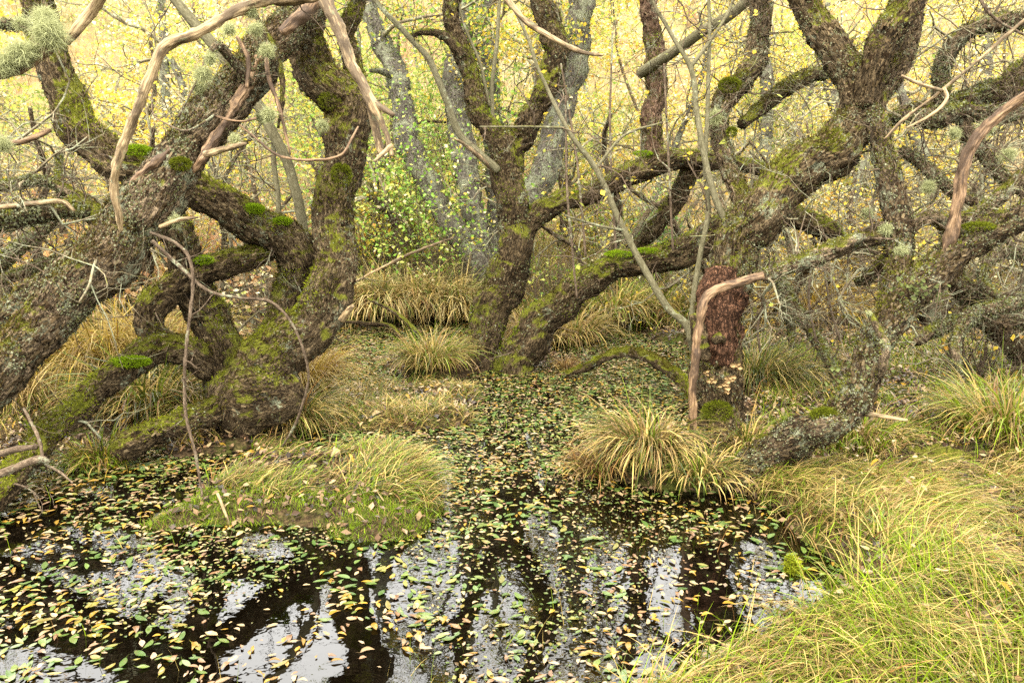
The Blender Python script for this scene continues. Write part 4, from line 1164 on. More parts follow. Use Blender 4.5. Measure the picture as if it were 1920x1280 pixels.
sapling('tall bare sapling slanting up from the hollow trunk across the middle of the pond', [(1306, 720, 5.3, 15), (1290, 618, 5.2, 15), (1250, 575, 5.2, 14), (1200, 490, 5.2, 13), (1165, 420, 5.2, 12), (1120, 320, 5.2, 11), (1062, 240, 5.2, 8), (1010, 130, 5.2, 7), (985, 60, 5.2, 6), (930, -40, 5.2, 4)],
        [[(1172, 432, 5.2, 5), (1130, 425, 5.1, 5), (1060, 405, 5.0, 4)], [(1118, 315, 5.2, 6), (1170, 255, 5.3, 5), (1240, 230, 5.4, 4)], [(1060, 240, 5.2, 5), (1000, 238, 5.1, 4), (900, 238, 5.0, 3)]], tw=10)
sapling('slim bare sapling standing upright just in front of the mossy horizontal limb', [(1292, 640, 5.15, 11), (1300, 560, 5.1, 11), (1315, 470, 5.1, 10), (1328, 400, 5.1, 10), (1322, 320, 5.1, 9), (1326, 200, 5.1, 8), (1330, 60, 5.1, 7), (1325, -60, 5.1, 5)], tw=9)
sapling('forked bare sapling rising beside the leaning hollow trunk', [(1370, 430, 5.0, 12), (1345, 385, 5.0, 13), (1325, 320, 5.0, 12), (1310, 230, 5.0, 11), (1295, 130, 5.0, 10), (1262, 70, 5.0, 8), (1222, 0, 5.0, 7), (1200, -60, 5.0, 5)],
        [[(1296, 125, 5.0, 8), (1325, 85, 5.05, 7), (1365, 25, 5.1, 6), (1380, -20, 5.1, 4)]], tw=9)
sapling('straight grey pole leaning between the reddish trunk and the hollow tree', [(1200, 138, 7.2, 20), (1300, 72, 6.6, 20), (1390, 12, 6.3, 19), (1470, -50, 6.0, 17)], tw=4, leafn=0)
sapling('smooth grey-green pole curving up behind the leaning lichen trunk', [(572, 460, 5.55, 18), (565, 395, 5.55, 19), (545, 325, 5.55, 19), (515, 255, 5.5, 20), (470, 180, 5.5, 22), (420, 110, 5.5, 22), (365, 45, 5.5, 20), (310, -20, 5.5, 18)], tw=6)
sapling('slender upright pole between the leaning trunk and the twisting trunk', [(524, 410, 5.6, 10), (520, 360, 5.6, 10), (512, 300, 5.6, 10), (514, 240, 5.6, 9)], tw=3, leafn=0)
sapling('pale smooth pole leaning onto the fork of the dark mossy tree', [(935, 320, 6.92, 16), (895, 285, 6.9, 15), (858, 245, 6.9, 14), (838, 190, 6.9, 13), (805, 115, 6.9, 12), (760, 62, 6.9, 11), (710, 10, 6.9, 9), (670, -40, 6.9, 7)], tw=5)
sapling('two-forked pale stem rising behind the fork of the dark mossy tree', [(925, 235, 7.2, 8), (922, 170, 7.2, 8), (930, 100, 7.2, 8), (935, 20, 7.2, 7), (940, -50, 7.2, 6)], [[(918, 200, 7.2, 7), (900, 120, 7.2, 6), (868, 40, 7.2, 5), (855, -20, 7.2, 4)]], tw=5)
for k, (u0, v0, u1, v1, d, lb) in enumerate([
        (1082, 560, 1060, 180, 6.3, 'hair-thin whip hanging before the mossy limb, nearest the dark forked tree'),
        (1098, 480, 1052, 120, 6.6, 'hair-thin whip crossing the reaching mossy limb at a slant'),
        (1155, 470, 1148, 60, 7.0, 'hair-thin upright whip between the dark forked tree and the reddish trunk'),
        (1262, 470, 1245, 120, 6.0, 'hair-thin whip just beside the reddish trunk'),
        (1425, 660, 1436, 560, 5.6, 'short thin whip in the grass behind the hollow trunk'),
        (1530, 640, 1525, 470, 5.6, 'thin forked whip in front of the orange sedge'),
        (1575, 640, 1545, 500, 5.7, 'thin crooked whip between the orange sedge and the crooked tree')]):
    um = (u0 + u1) / 2 + R.uniform(-12, 12)
    sapling(lb, [(u0, v0, d, 4.5), (um, (v0 + v1) / 2, d, 4.5), (u1, v1, d, 3.5)], tw=4, leafn=6, mat='twig')

# ------------------------------------------------------------------ trees behind the pond
def bg_tree(label, data, mat='bark_grey', limbs=6, leafn=2500, lsize=0.055, cols=(YEL, LIM, PAL), wts=(3, 2, 2), tl=(1.0, 2.2), group=None, lich=3000, moss=1500, extra=(), lo=0.35):
    pts, rr = px_limb(data)
    root = thing('background_tree', label, 'tree', pts[0], group)
    sf = Surf()
    mb = MB()
    c, r, t = limb(mb, pts, rr, seg=20, step=0.05, rough=0.9, seed=int(R.integers(1, 999)), surf=sf, wob=0.3)
    mb.build('trunk', M[mat], root, attr='bk')
    tw, tips = MB(), []
    for e in extra:
        p2, r2 = px_limb(e)
        m2 = MB()
        limb(m2, p2, r2, seg=14, step=0.05, rough=0.8, seed=int(R.integers(1, 999)), surf=sf, wob=0.3)
        m2.build('limb', M[mat], root, attr='bk')
    for _ in range(limbs):
        i = int(R.uniform(lo, 1.0) * (len(c) - 1))
        d = nrm(R.normal(0, 1, 3) * np.array([1, 0.8, 0.6]) + np.array([0, 0, 0.35]))
        ramify(tw, c[i], d, R.uniform(*tl), max(min(r[i] * 0.5, 0.03), 0.010), 2, tips, kids=5, curl=0.27, up=0.03)
    tw.build('branch_growth', M['twig_pale'], root, attr='bk', kind='stuff')
    if lich:
        grow_lichen(sf, lich, 0.45, 3, size=(0.012, 0.03)).build('lichen', M['lichen'], root, smooth=False, kind='stuff')
    if moss:
        grow_moss(sf, moss, 0.56, 3, size=(0.015, 0.03)).build('moss', M['moss'], root, smooth=False, kind='stuff')
    if leafn and tips:
        pp = np.concatenate(tips)
        lm = MB()
        q = pp[R.integers(0, len(pp), int(leafn * 3.0))]
        q = q + R.normal(0, 0.08, q.shape)
        f = fbm(q * 1.5, 77, 3)
        q = q[f > 0.50]
        hue = vnoise(q * 0.9, 78)
        for lo_, hi_, w2 in ((0, 0.42, [w * (2.2 if k == 0 else 0.8) for k, w in enumerate(wts)]), (0.42, 0.6, wts), (0.6, 1.1, [w * (2.0 if k == len(wts) - 1 else 0.9) for k, w in enumerate(wts)])):
            s_ = (hue >= lo_) & (hue < hi_)
            if s_.sum():
                leaves(lm, q[s_], lsize, cols, w2)
        lm.build('foliage', M['leaf'], root, smooth=False, kind='stuff')


GB = (GRN, LIM, YEL)
bg_tree('grey lichened trunk snaking up behind the pond beside the green shrub', [(905, 530, 10, 50), (880, 475, 10, 44), (840, 410, 10, 40), (800, 340, 10, 40), (766, 265, 10, 40), (752, 180, 10, 40), (728, 100, 10, 36), (690, 20, 10, 34), (670, -80, 10, 28), (690, -250, 10.2, 18)],
        extra=[[(748, 150, 10, 14), (720, 135, 9.8, 12), (695, 132, 9.6, 8)]], cols=GB, wts=(2, 3, 3))
bg_tree('straight grey lichened trunk directly behind the fork of the dark mossy tree', [(908, 530, 10.4, 56), (900, 470, 10.4, 48), (885, 380, 10.4, 46), (866, 270, 10.4, 44), (856, 150, 10.4, 42), (868, 20, 10.4, 40), (870, -100, 10.5, 30), (860, -300, 10.8, 18)], cols=GB, wts=(1, 3, 3))
bg_tree('pale grey trunk leaning away behind the upright arm of the dark mossy tree', [(940, 525, 10.2, 52), (962, 455, 10.2, 50), (1000, 370, 10.2, 50), (1030, 280, 10.2, 48), (1060, 180, 10.2, 48), (1080, 80, 10.2, 48), (1092, -20, 10.2, 46), (1110, -200, 10.4, 30)])
bg_tree('slim grey trunk second in from the straight lichened trunk behind the pond', [(925, 530, 11.2, 44), (925, 470, 11.2, 40), (932, 350, 11.2, 36), (922, 200, 11.2, 34), (908, 60, 11.2, 32), (915, -80, 11.2, 26), (930, -260, 11.4, 16)])
bg_tree('squat mossy stump of a trunk half hidden by the sedge on the far bank', [(790, 545, 9.8, 70), (775, 505, 9.8, 62), (760, 462, 9.8, 48), (745, 410, 9.8, 36), (715, 375, 9.8, 26), (690, 368, 9.8, 14)], mat='bark_dark', limbs=3, leafn=500, moss=6000, tl=(0.6, 1.2), cols=GB)
bg_tree('thin pale twin trunk standing among yellow leaves left of the twisting trunk'.replace(' left of', ' behind'), [(318, 420, 11, 16), (322, 300, 11, 15), (312, 200, 11, 15), (305, 60, 11, 14), (300, -60, 11, 12)], limbs=7, lich=800, moss=0,
        extra=[[(350, 190, 11, 10), (335, 140, 11, 12), (318, 110, 11, 12)]])
bg_tree('slim leafy tree behind the gap between reddish trunk and hollow tree', [(1390, 470, 11, 26), (1420, 350, 11, 24), (1440, 200, 11, 22), (1430, 60, 11, 20), (1460, -100, 11, 14)], limbs=8)
# more trees, bushes really, further back: every one with its own stem and crown
spec = [(-380, 13), (-160, 10.5), (20, 14), (150, 9.6), (250, 15), (390, 12), (470, 17), (560, 13.5), (640, 16), (720, 13), (820, 18), (980, 15), (1060, 12.5), (1120, 17), (1190, 12), (1270, 15), (1350, 19), (1420, 13), (1500, 16), (1570, 10.5), (1640, 13), (1720, 17),
        (1790, 11), (1860, 14.5), (1960, 12), (2120, 10.5), (2350, 13)]
DRY = (0.46, 0.37, 0.20)
LOOK = [((YEL, PAL, LIM, DRY), (2.5, 4, 3, 3.5), 'pale yellow'), ((LIM, (0.30, 0.40, 0.08), YEL), (3, 3, 1.5), 'yellow-green'), ((YEL, ORA, PAL, LIM), (3.5, 0.5, 3, 1.5), 'golden')]
PLACES = ['standing beyond the thick mossy limb', 'behind the half-dead willow', 'far beyond the leaning lichen trunk', 'close behind the leaning lichen trunk', 'seen through the bend of the pale elbow branch', 'behind the grey-green pole', 'far behind the splintered wood',
          'behind the twisting trunk', 'far behind the twisting trunk', 'over the green shrub', 'far behind the snaking grey trunk', 'behind the Y of the dark mossy tree', 'beside the pale leaning trunk', 'far behind the reaching mossy limb',
          'beside the reddish trunk', 'behind the reddish trunk', 'far off between the saplings', 'behind the forked sapling', 'far behind the leaning hollow trunk', 'above the orange sedge', 'behind the fork of the hollow tree', 'far beyond the crooked tree',
          'beyond the curving barkless branch', 'far beyond the curving barkless branch', 'behind the top of the tangled willow', 'beyond the end of the crooked tree', 'farthest out behind the tangled willow']
for k, ((u, d), pl) in enumerate(zip(spec, PLACES)):
    cols, wts, nm = LOOK[2 if k in (3, 14, 15, 19, 20, 22) else 1 if k in (1, 5, 7, 8, 9, 10, 12, 17) else 0]
    zt = tz(d * (u - 960) / FPX, d)
    b0 = (CAM_H - zt) / d
    vb = 640 + FPX * math.tan(math.atan(b0) - PITCH)
    sl = R.uniform(-110, 110)
    w = R.choice([7, 9, 11, 20, 26]) * R.uniform(0.9, 1.2) * 12 / d
    bg_tree(f'{nm} leaved slender tree {pl}', [(u, vb + 6, d, w * 1.3), (u + sl * 0.3 + R.uniform(-15, 15), vb - 130, d, w), (u + sl, vb - 280, d, w * 0.8), (u + sl * 1.3, vb - 370, d, w * 0.6), (u + sl * 1.2, vb - 470, d, w * 0.35)],
            mat='bark_grey' if k % 3 else 'bark_lichen', limbs=16, leafn=3800, lsize=0.05 if d < 14 else 0.065, cols=cols, wts=wts, tl=(0.9, 2.2), lich=0, moss=0, lo=0.03)


# bushes
def shrub(label, u, v, d, h, w, n, cols, wts, stems=12, lsize=0.05, name='shrub'):
    at = P(u, v, d)
    at[2] = tz(at[0], at[1])
    root = thing(name, label, 'shrub', at)
    tw, tips = MB(), []
    for _ in range(stems):
        dd = nrm(np.array([R.normal(0, w), R.normal(0, w), 1.0]))
        ramify(tw, at + R.normal(0, 0.06, 3) * np.array([1, 1, 0]), dd, h * R.uniform(0.6, 1.05), 0.008, 2, tips, kids=4, curl=0.16, up=0.05)
    tw.build('stems'[:-1], M['twig'], root, attr='bk', kind='stuff')
    if n:
        pp = np.concatenate(tips)
        lm = MB()
        leaves(lm, pp[R.integers(0, len(pp), n)] + R.normal(0, 0.04, (n, 3)), lsize, cols, wts)
        lm.build('foliage', M['leaf'], root, smooth=False, kind='stuff')


BRT = (0.20, 0.35, 0.05)
shrub('bright green leafy shrub between the twisting trunk and the snaking grey trunk', 800, 520, 9.9, 2.0, 0.5, 2600, (BRT, LIM, PAL), (5, 3, 1), 18)
shrub('tall fresh green bush behind the pale smooth pole', 860, 470, 12.5, 3.4, 0.35, 4200, (BRT, LIM, (0.26, 0.36, 0.08)), (3, 3, 3), 18, 0.06)
shrub('tall yellow-green bush behind the snaking grey trunk', 690, 470, 13, 3.6, 0.4, 4200, (LIM, BRT, YEL), (4, 3, 1), 18, 0.06)
shrub('bright green bush low behind the squat mossy stump', 720, 520, 10.3, 1.7, 0.45, 3000, (BRT, LIM, YEL), (4, 3, 2), 14)
shrub('yellow leaved bush glowing beside the twisting trunk', 690, 540, 10.5, 1.2, 0.45, 1300, (YEL, ORA, LIM), (4, 1, 1), 12)
shrub('grey bare twiggy bush at the foot of the lichened background trunks', 840, 540, 9.7, 0.9, 0.5, 200, (LIM, GRN), (1, 1), 22)
shrub('bare brown twiggy bush behind the foot of the dark mossy tree', 1030, 570, 9.0, 0.8, 0.5, 120, (LIM, GRN), (1, 1), 22)
shrub('small dark green juniper-like bush under the reaching mossy limb', 1220, 470, 10.5, 1.0, 0.4, 1500, (GRN, (0.10, 0.18, 0.06)), (1, 1), 16, 0.045)
shrub('yellow-green bush under the bend of the mossy horizontal limb', 1120, 470, 12, 1.3, 0.5, 1600, (LIM, YEL, BRT), (2, 2, 1), 14)
shrub('golden bush glowing behind the arching mossy limb end', 1560, 470, 10, 1.4, 0.55, 2200, (YEL, PAL, ORA), (4, 2, 1), 16)
shrub('brown twiggy bush in front of the low tangled willow', 1830, 660, 6.4, 0.6, 0.6, 30, (ORA, YEL), (1, 1), 14)
shrub('pale twiggy bush behind the looping mossy limb', 500, 640, 7.5, 0.9, 0.45, 150, (LIM, PAL), (1, 1), 22)
shrub('golden leaved bush behind the half-dead willow', 60, 480, 8.5, 1.5, 0.5, 1800, (YEL, LIM, PAL), (4, 1, 2), 14)
shrub('lemon yellow bush above the bracken, seen through the pale elbow branch', 330, 420, 9.5, 1.6, 0.5, 2200, (YEL, LIM, PAL), (4, 2, 2), 14)

# crooked lichen-grey willows crowding behind the pond
def tangle(label, u, d, n=5, h=(1.6, 3.0), leafn=500, lean=0.0, cols=(YEL, LIM, PAL), wts=(3, 1, 1)):
    x = d * (u - 960) / FPX
    at = np.array([x, d, tz(x, d)])
    root = thing('willow_tree', label, 'tree', at)
    tg, tips, sf = MB(), [], Surf()
    for k in range(n):
        mb = MB()
        dd = nrm(np.array([R.normal(lean, 0.75), R.normal(0, 0.4), 0.8]))
        L = R.uniform(*h)
        pts = walk(at + R.normal(0, 0.1, 3) * np.array([1, 1, 0]), dd, L, 9, 0.27, 0.06)
        r0 = R.uniform(0.035, 0.065)
        c, r, t = limb(mb, pts, np.linspace(r0, r0 * 0.3, len(pts)), seg=14, step=0.045, rough=1.0, seed=int(R.integers(1, 999)), surf=sf, wob=0.6)
        mb.build('limb', M['bark_lichen'], root, attr='bk')
        for _ in range(9):
            i = int(R.uniform(0.2, 1.0) * (len(c) - 1))
            d2 = nrm(np.cross(t[i], R.normal(0, 1, 3)) + 0.6 * t[i])
            ramify(tg, c[i], d2, R.uniform(0.5, 1.3), R.uniform(0.007, 0.016), 2, tips, kids=4, curl=0.36, up=0.0, spread=0.8)
    tg.build('branch_growth', M['twig_pale'], root, attr='bk', kind='stuff')
    grow_moss(sf, 2500, 0.58, 3, size=(0.012, 0.025)).build('moss', M['moss'], root, smooth=False, kind='stuff')
    if leafn:
        pp = np.concatenate(tips)
        lm = MB()
        leaves(lm, pp[R.integers(0, len(pp), leafn)] + R.normal(0, 0.05, (leafn, 3)), 0.045, cols, wts)
        lm.build('foliage', M['leaf'], root, smooth=False, kind='stuff')


tangle('crooked lichen-grey willow between the fork of the dark mossy tree and the reddish trunk', 1105, 9.6, 4, leafn=500)
tangle('crooked lichen-grey willow behind the leaning hollow trunk', 1330, 9.2, 5, leafn=500)
tangle('crooked lichen-grey willow above the orange sedge clump', 1475, 8.8, 4, leafn=450)
tangle('crooked lichen-grey willow behind the fork of the hollow tree', 1620, 9.0, 5, (2.2, 3.4), leafn=450)
tangle('crooked lichen-grey willow behind the curving barkless branch', 1770, 8.6, 5, (1.8, 3.0), leafn=400)
tangle('crooked lichen-grey willow behind the end of the crooked tree', 1940, 8.6, 5, (1.8, 3.2), leafn=400)
tangle('crooked lichen-grey willow filling the gap beneath the big lichen tufts', 40, 7.6, 6, (1.6, 2.8), leafn=500)
tangle('crooked lichen-grey willow behind the pale elbow branch', 235, 8.6, 5, leafn=600)
tangle('crooked lichen-grey willow behind the grey-green pole', 455, 8.8, 5, leafn=600)
tangle('crooked lichen-grey willow just beyond the twisting trunk', 690, 10.4, 3, leafn=500, cols=(LIM, GRN, YEL))

# far wood: reads as one mass
mb = MB()
FCOL = [((0.52, 0.42, 0.12), (0.40, 0.34, 0.16)), ((0.34, 0.36, 0.10), (0.24, 0.28, 0.07)), ((0.56, 0.50, 0.30), (0.44, 0.37, 0.22)), ((0.20, 0.27, 0.06), (0.34, 0.36, 0.12)), ((0.48, 0.33, 0.08), (0.42, 0.30, 0.14))]
for _ in range(95):
    a, q0 = R.uniform(-0.85, 0.85), R.uniform(17, 36)
    cx, cy_ = q0 * math.sin(a), q0 * math.cos(a)
    c0 = np.array([cx, cy_, tz(cx, cy_) + R.uniform(0.4, 2.6)])
    ext = np.array([R.uniform(0.8, 2.0), R.uniform(0.8, 2.0), R.uniform(0.8, 2.2)])
    n = int(R.uniform(500, 1000))
    s = nrm(R.normal(0, 1, (n, 3))) * R.uniform(0.35, 1.0, (n, 1)) * ext
    q = c0 + s
    q = q[fbm(q * 1.6, 91, 3) > 0.46]
    if len(q):
        leaves(mb, q, 0.11, FCOL[R.choice(5, p=[0.3, 0.2, 0.25, 0.12, 0.13])], (2, 1))
fw = mb.build('far_wood', M['leaf'], None, smooth=False, kind='stuff')
fw['label'] = 'pale yellow autumn wood far behind the pond'
mb = MB()
for _ in range(45):
    a, rr0 = R.uniform(-0.8, 0.8), R.uniform(17, 34)
    p0 = np.array([rr0 * math.sin(a), rr0 * math.cos(a), 0.0])
    p0[2] = tz(p0[0], p0[1])
    thin(mb, walk(p0, np.array([R.normal(0, .15), R.normal(0, .15), 1]), R.uniform(2.5, 5), 9, 0.09, 0.05), R.uniform(0.02, 0.05), 0.01, 5)
fs = mb.build('far_wood', M['bark_grey'], None, attr='bk', kind='stuff')
fs['label'] = 'pale thin stems of the wood far behind the pond'

# ------------------------------------------------------------------ sedge tussocks and grass
tus_n = 0


def tussock(label, u, v, n, rb, L, W, cols, wts, lean=(0, 0), spread=1.0, dead_=0.36, d=None, group='sedge tussocks round the pond'):
    at = G(u, v) if d is None else P(u, v, d)
    at[2] = max(tz(at[0], at[1]), 0.0)
    root = thing('grass_tussock', label, 'tussock', at, group)
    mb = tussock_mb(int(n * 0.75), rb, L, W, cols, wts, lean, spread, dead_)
    o = bpy.data.objects.new('blades'[:-1], mb.mesh('blade', M['grass'], smooth=False))
    o['kind'] = 'stuff'
    COL.objects.link(o)
    o.parent = root
    return root


SG = (STRAW, GREEN, TAN)
tussock('small domed straw-green tussock in front of the dark forked tree', 808, 708, 1500, .20, .40, .0045, (STRAW, GREEN, LUSH), (3, 3, 1))
tussock('orange straw tussock flopping over beside the hollow base of the looping tree', 575, 735, 1200, .16, .55, .004, (GOLD, STRAW, RUST), (3, 3, 2), lean=(0.9, -0.2))
tussock('grey-green drooping tussock at the foot of the looping tree', 555, 800, 900, .15, .45, .004, (DGREEN, GREEN, STRAW), (2, 2, 2), lean=(0.5, -0.3))
tussock('brown and green tussock overhanging the water beneath the hollow trunk', 1205, 890, 1300, .15, .42, .005, (TAN, GREEN, DGREEN, STRAW), (3, 4, 2, 2), lean=(-0.6, -0.4))
tussock('low rusty tussock trailing in the water beside the brown and green one', 1120, 885, 600, .14, .22, .0045, (RUST, TAN, GREEN), (3, 3, 2), lean=(-0.5, -0.3))
tussock('green fringe of sedge at the root of the crooked tree', 1310, 915, 700, .16, .24, .005, (GREEN, DGREEN, STRAW), (3, 2, 2), lean=(-0.1, -0.4))
tussock('big pale straw tussock behind the low mossy limb', 200, 730, 1700, .40, .85, .0065, (STRAW, GOLD, GREEN), (4, 3, 1), lean=(-0.2, -0.3))
tussock('yellow sedge glowing through the loop of the mossy limb', 300, 640, 1300, .28, .75, .006, (GOLD, STRAW, LIM), (4, 2, 2), d=6.3)
tussock('dark green strap-leaved tussock beneath the low mossy limb', 285, 790, 700, .18, .62, .008, (DGREEN, GREEN, STRAW), (3, 3, 1), lean=(-0.1, -0.3))
tussock('green and straw tussock tumbling beside the dark strap-leaved one', 240, 782, 1000, .22, .45, .005, (GREEN, STRAW, DGREEN), (3, 3, 1), lean=(-0.1, -0.2))
tussock('pale tussock at the edge of the frame under the leaning lichen trunk', 40, 775, 1100, .26, .5, .005, (STRAW, TAN, GREEN), (3, 2, 2), lean=(-0.1, -0.3))
tussock('lime green mossy sedge against the back of the looping tree base', 372, 770, 500, .12, .4, .005, (LIM, GOLD, GREEN), (3, 1, 2), d=5.35)
tussock('dark green tussock swept sideways behind the hollow trunk', 1430, 730, 1500, .20, .60, .004, (DGREEN, GREEN, STRAW), (4, 3, 1), lean=(0.8, -0.2))
tussock('tall orange sedge clump beyond the crooked tree', 1500, 565, 1900, .42, .95, .009, (GOLD, STRAW, RUST), (3, 3, 1), d=9.0)
tussock('pale sedge clump behind the orange clump', 1600, 520, 1200, .4, .9, .010, (STRAW, GREEN, TAN), (3, 1, 2), d=10.5)
tussock('straw sedge clump behind the mossy horizontal limb near its bend', 1075, 640, 900, .22, .55, .006, (STRAW, TAN, GREEN), (3, 2, 2))
tussock('brown sedge clump hanging between the two stems of the dark forked tree', 1000, 625, 900, .22, .55, .006, (TAN, STRAW, GREEN), (3, 2, 1), d=8.0)
tussock('rusty low tussock in the shallows by the arching fallen branch', 1060, 690, 300, .08, .16, .004, (RUST, TAN), (2, 1))
tussock('green tussock edge at the foot of the hollow trunk in the shade', 1395, 850, 500, .12, .35, .004, (GREEN, STRAW), (2, 1), d=4.6)
tussock('fresh green grass tuft beyond the elbow of the crooked tree', 1610, 850, 1400, .26, .28, .005, (LUSH, GREEN, STRAW), (4, 2, 1))
tussock('green grass tuft at the edge of the leafy ground below the tangled willow', 1880, 850, 1300, .26, .5, .005, (LUSH, GREEN, STRAW), (3, 2, 2))
tussock('green and gold grass sprig beside the low limb at the water edge', 190, 866, 500, .15, .22, .005, (LUSH, GOLD, GREEN), (3, 1, 2))
for k, (u, wv, lb) in enumerate([(665, 600, 'first from the twisting trunk'), (715, 601, 'second from the twisting trunk'), (765, 600, 'under the squat mossy stump'), (815, 599, 'below the snaking grey trunk'), (862, 600, 'closest to the dark forked tree')]):
    tussock(f'pale drooping sedge tussock on the far water edge, {lb}', u, wv, 1300, .27, .75, .008, ((0.55, 0.45, 0.20), STRAW, GREEN, (0.16, 0.2, 0.05)), (4, 1.5, 1.5, 1.5), lean=(0, -0.35), group='row of sedge tussocks on the far water edge')
for k, (u, v, lb) in enumerate([(1150, 612, 'left'), (1230, 605, 'middle'), (1290, 615, 'right')]):
    tussock(['green-straw sedge tussock beyond the shallows, below the bend of the mossy limb', 'green-straw sedge tussock beyond the shallows, behind the slanting sapling', 'green-straw sedge tussock beyond the shallows, against the hollow trunk'][k], u, v, 1100, .3, .6, .008, (GREEN, STRAW, LUSH), (3, 3, 2), lean=(0, -0.2))

LUSHY = (LUSH, (0.22, 0.27, 0.02), STRAW, GREEN)
# the leafy island, the middle island
mb = MB()
isl = [(380, 890), (470, 838), (600, 850), (740, 850), (828, 885), (850, 955), (760, 985), (700, 960), (560, 960), (470, 950), (400, 935)]
xy = gpoly([(230, 820), (880, 820), (880, 1030), (230, 1030)])
bx = (xy[:, 0].min(), xy[:, 0].max(), xy[:, 1].min(), xy[:, 1].max())
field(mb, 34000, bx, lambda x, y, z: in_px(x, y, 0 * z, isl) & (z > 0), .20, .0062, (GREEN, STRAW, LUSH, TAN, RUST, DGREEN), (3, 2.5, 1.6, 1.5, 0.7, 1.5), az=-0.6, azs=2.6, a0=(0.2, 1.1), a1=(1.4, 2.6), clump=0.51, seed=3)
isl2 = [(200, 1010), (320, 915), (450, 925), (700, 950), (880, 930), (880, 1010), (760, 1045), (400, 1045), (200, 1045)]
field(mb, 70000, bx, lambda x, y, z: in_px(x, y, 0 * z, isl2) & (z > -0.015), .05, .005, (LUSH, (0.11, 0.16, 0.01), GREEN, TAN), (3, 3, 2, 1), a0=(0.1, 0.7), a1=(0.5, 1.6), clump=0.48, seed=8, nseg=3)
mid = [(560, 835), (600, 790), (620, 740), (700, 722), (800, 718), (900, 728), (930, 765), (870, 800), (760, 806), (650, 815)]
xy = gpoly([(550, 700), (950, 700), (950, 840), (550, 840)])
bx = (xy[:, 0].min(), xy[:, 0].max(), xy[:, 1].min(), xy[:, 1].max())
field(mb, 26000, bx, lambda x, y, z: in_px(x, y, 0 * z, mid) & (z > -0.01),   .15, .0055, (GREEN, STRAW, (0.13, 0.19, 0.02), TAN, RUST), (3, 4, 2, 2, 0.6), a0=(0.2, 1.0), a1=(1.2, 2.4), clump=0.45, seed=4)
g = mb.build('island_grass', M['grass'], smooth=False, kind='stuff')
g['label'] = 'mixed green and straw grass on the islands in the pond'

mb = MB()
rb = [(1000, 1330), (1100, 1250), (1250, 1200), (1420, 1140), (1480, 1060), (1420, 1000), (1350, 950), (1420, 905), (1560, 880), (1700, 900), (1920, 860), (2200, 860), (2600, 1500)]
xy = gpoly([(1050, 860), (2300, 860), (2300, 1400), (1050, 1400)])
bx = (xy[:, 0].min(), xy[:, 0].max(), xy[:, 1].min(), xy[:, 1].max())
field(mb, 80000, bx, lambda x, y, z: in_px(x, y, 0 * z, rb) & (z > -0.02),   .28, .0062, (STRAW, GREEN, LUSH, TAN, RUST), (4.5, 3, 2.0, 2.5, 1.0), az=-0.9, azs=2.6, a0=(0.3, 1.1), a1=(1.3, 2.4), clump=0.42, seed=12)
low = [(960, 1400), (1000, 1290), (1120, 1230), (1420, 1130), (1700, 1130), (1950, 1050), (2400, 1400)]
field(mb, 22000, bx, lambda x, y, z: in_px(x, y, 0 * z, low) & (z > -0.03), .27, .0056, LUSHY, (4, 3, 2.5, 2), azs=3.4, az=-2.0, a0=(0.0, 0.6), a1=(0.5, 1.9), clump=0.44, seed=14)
g = mb.build('bank_grass', M['grass'], smooth=False, kind='stuff')
g['label'] = 'long lush and straw grass on the near bank'

mb = MB()
shore = [(1400, 640), (1900, 620), (2300, 640), (2300, 900), (1500, 900), (1420, 800)]
xy = gpoly([(1400, 640), (2300, 640), (2300, 900), (1400, 900)])
bx = (xy[:, 0].min(), xy[:, 0].max(), xy[:, 1].min(), xy[:, 1].max())
field(mb, 45000, bx, lambda x, y, z: in_px(x, y, 0 * z, shore) & (z > 0), .15, .0062, ((0.15, 0.20, 0.02), LUSH, STRAW, TAN), (3, 5, 3, 1), clump=0.545, seed=21)
lb = [(-300, 960), (60, 880), (180, 862), (400, 850), (560, 830), (640, 740), (640, 690), (300, 620), (-300, 640)]
xy = gpoly([(-300, 620), (650, 620), (650, 970), (-300, 970)])
bx = (xy[:, 0].min(), xy[:, 0].max(), xy[:, 1].min(), xy[:, 1].max())
field(mb, 22000, bx, lambda x, y, z: in_px(x, y, 0 * z, lb) & (z > 0), .24, .005, (GREEN, STRAW, TAN, LUSH), (2, 3, 2, 1), clump=0.46, seed=22, az=-1.6)
g = mb.build('shore_grass', M['grass'], smooth=False, kind='stuff')
g['label'] = 'patchy grass on the leafy shores'

# meadow behind the pond
mb = MB()
far = lambda x, y, z: (y > np.interp(x, _fp[:, 0], _fp[:, 1]) + 0.15) & (np.abs(x) < y * 0.85)
field(mb, 36000, (-9, 9, 7.5, 13), far, .50, .008, (STRAW, GREEN, TAN, LUSH), (4, 3, 3, 2), az=-1.5, azs=4, a1=(0.9, 2.2), clump=0.42, seed=31)
field(mb, 45000, (-24, 24, 12, 34), far, .75, .02, (STRAW, TAN, GREEN, GOLD), (4, 3, 2, 1), a0=(0.0, 0.3), a1=(0.4, 1.6), nseg=3, clump=0.38, seed=32)
g = mb.build('meadow_grass', M['grass'], smooth=False, kind='stuff')
g['label'] = 'tall straw coloured grass of the meadow behind the pond'
# dead bracken behind the leaning trunk
mb = MB()
n = 9000
x, y = R.uniform(-9, -2.4, n), R.uniform(7.8, 14, n)
pp = np.stack([x, y, terrain(x, y) + R.gamma(2, 0.22, n)], -1)
leaves(mb, pp, 0.09, ((0.48, 0.27, 0.12), (0.42, 0.20, 0.08), (0.55, 0.38, 0.2)), (2, 1, 2))
g = mb.build('bracken_undergrowth', M['leaf'], smooth=False, kind='stuff')
g['label'] = 'dead orange bracken behind the leaning lichen trunk'

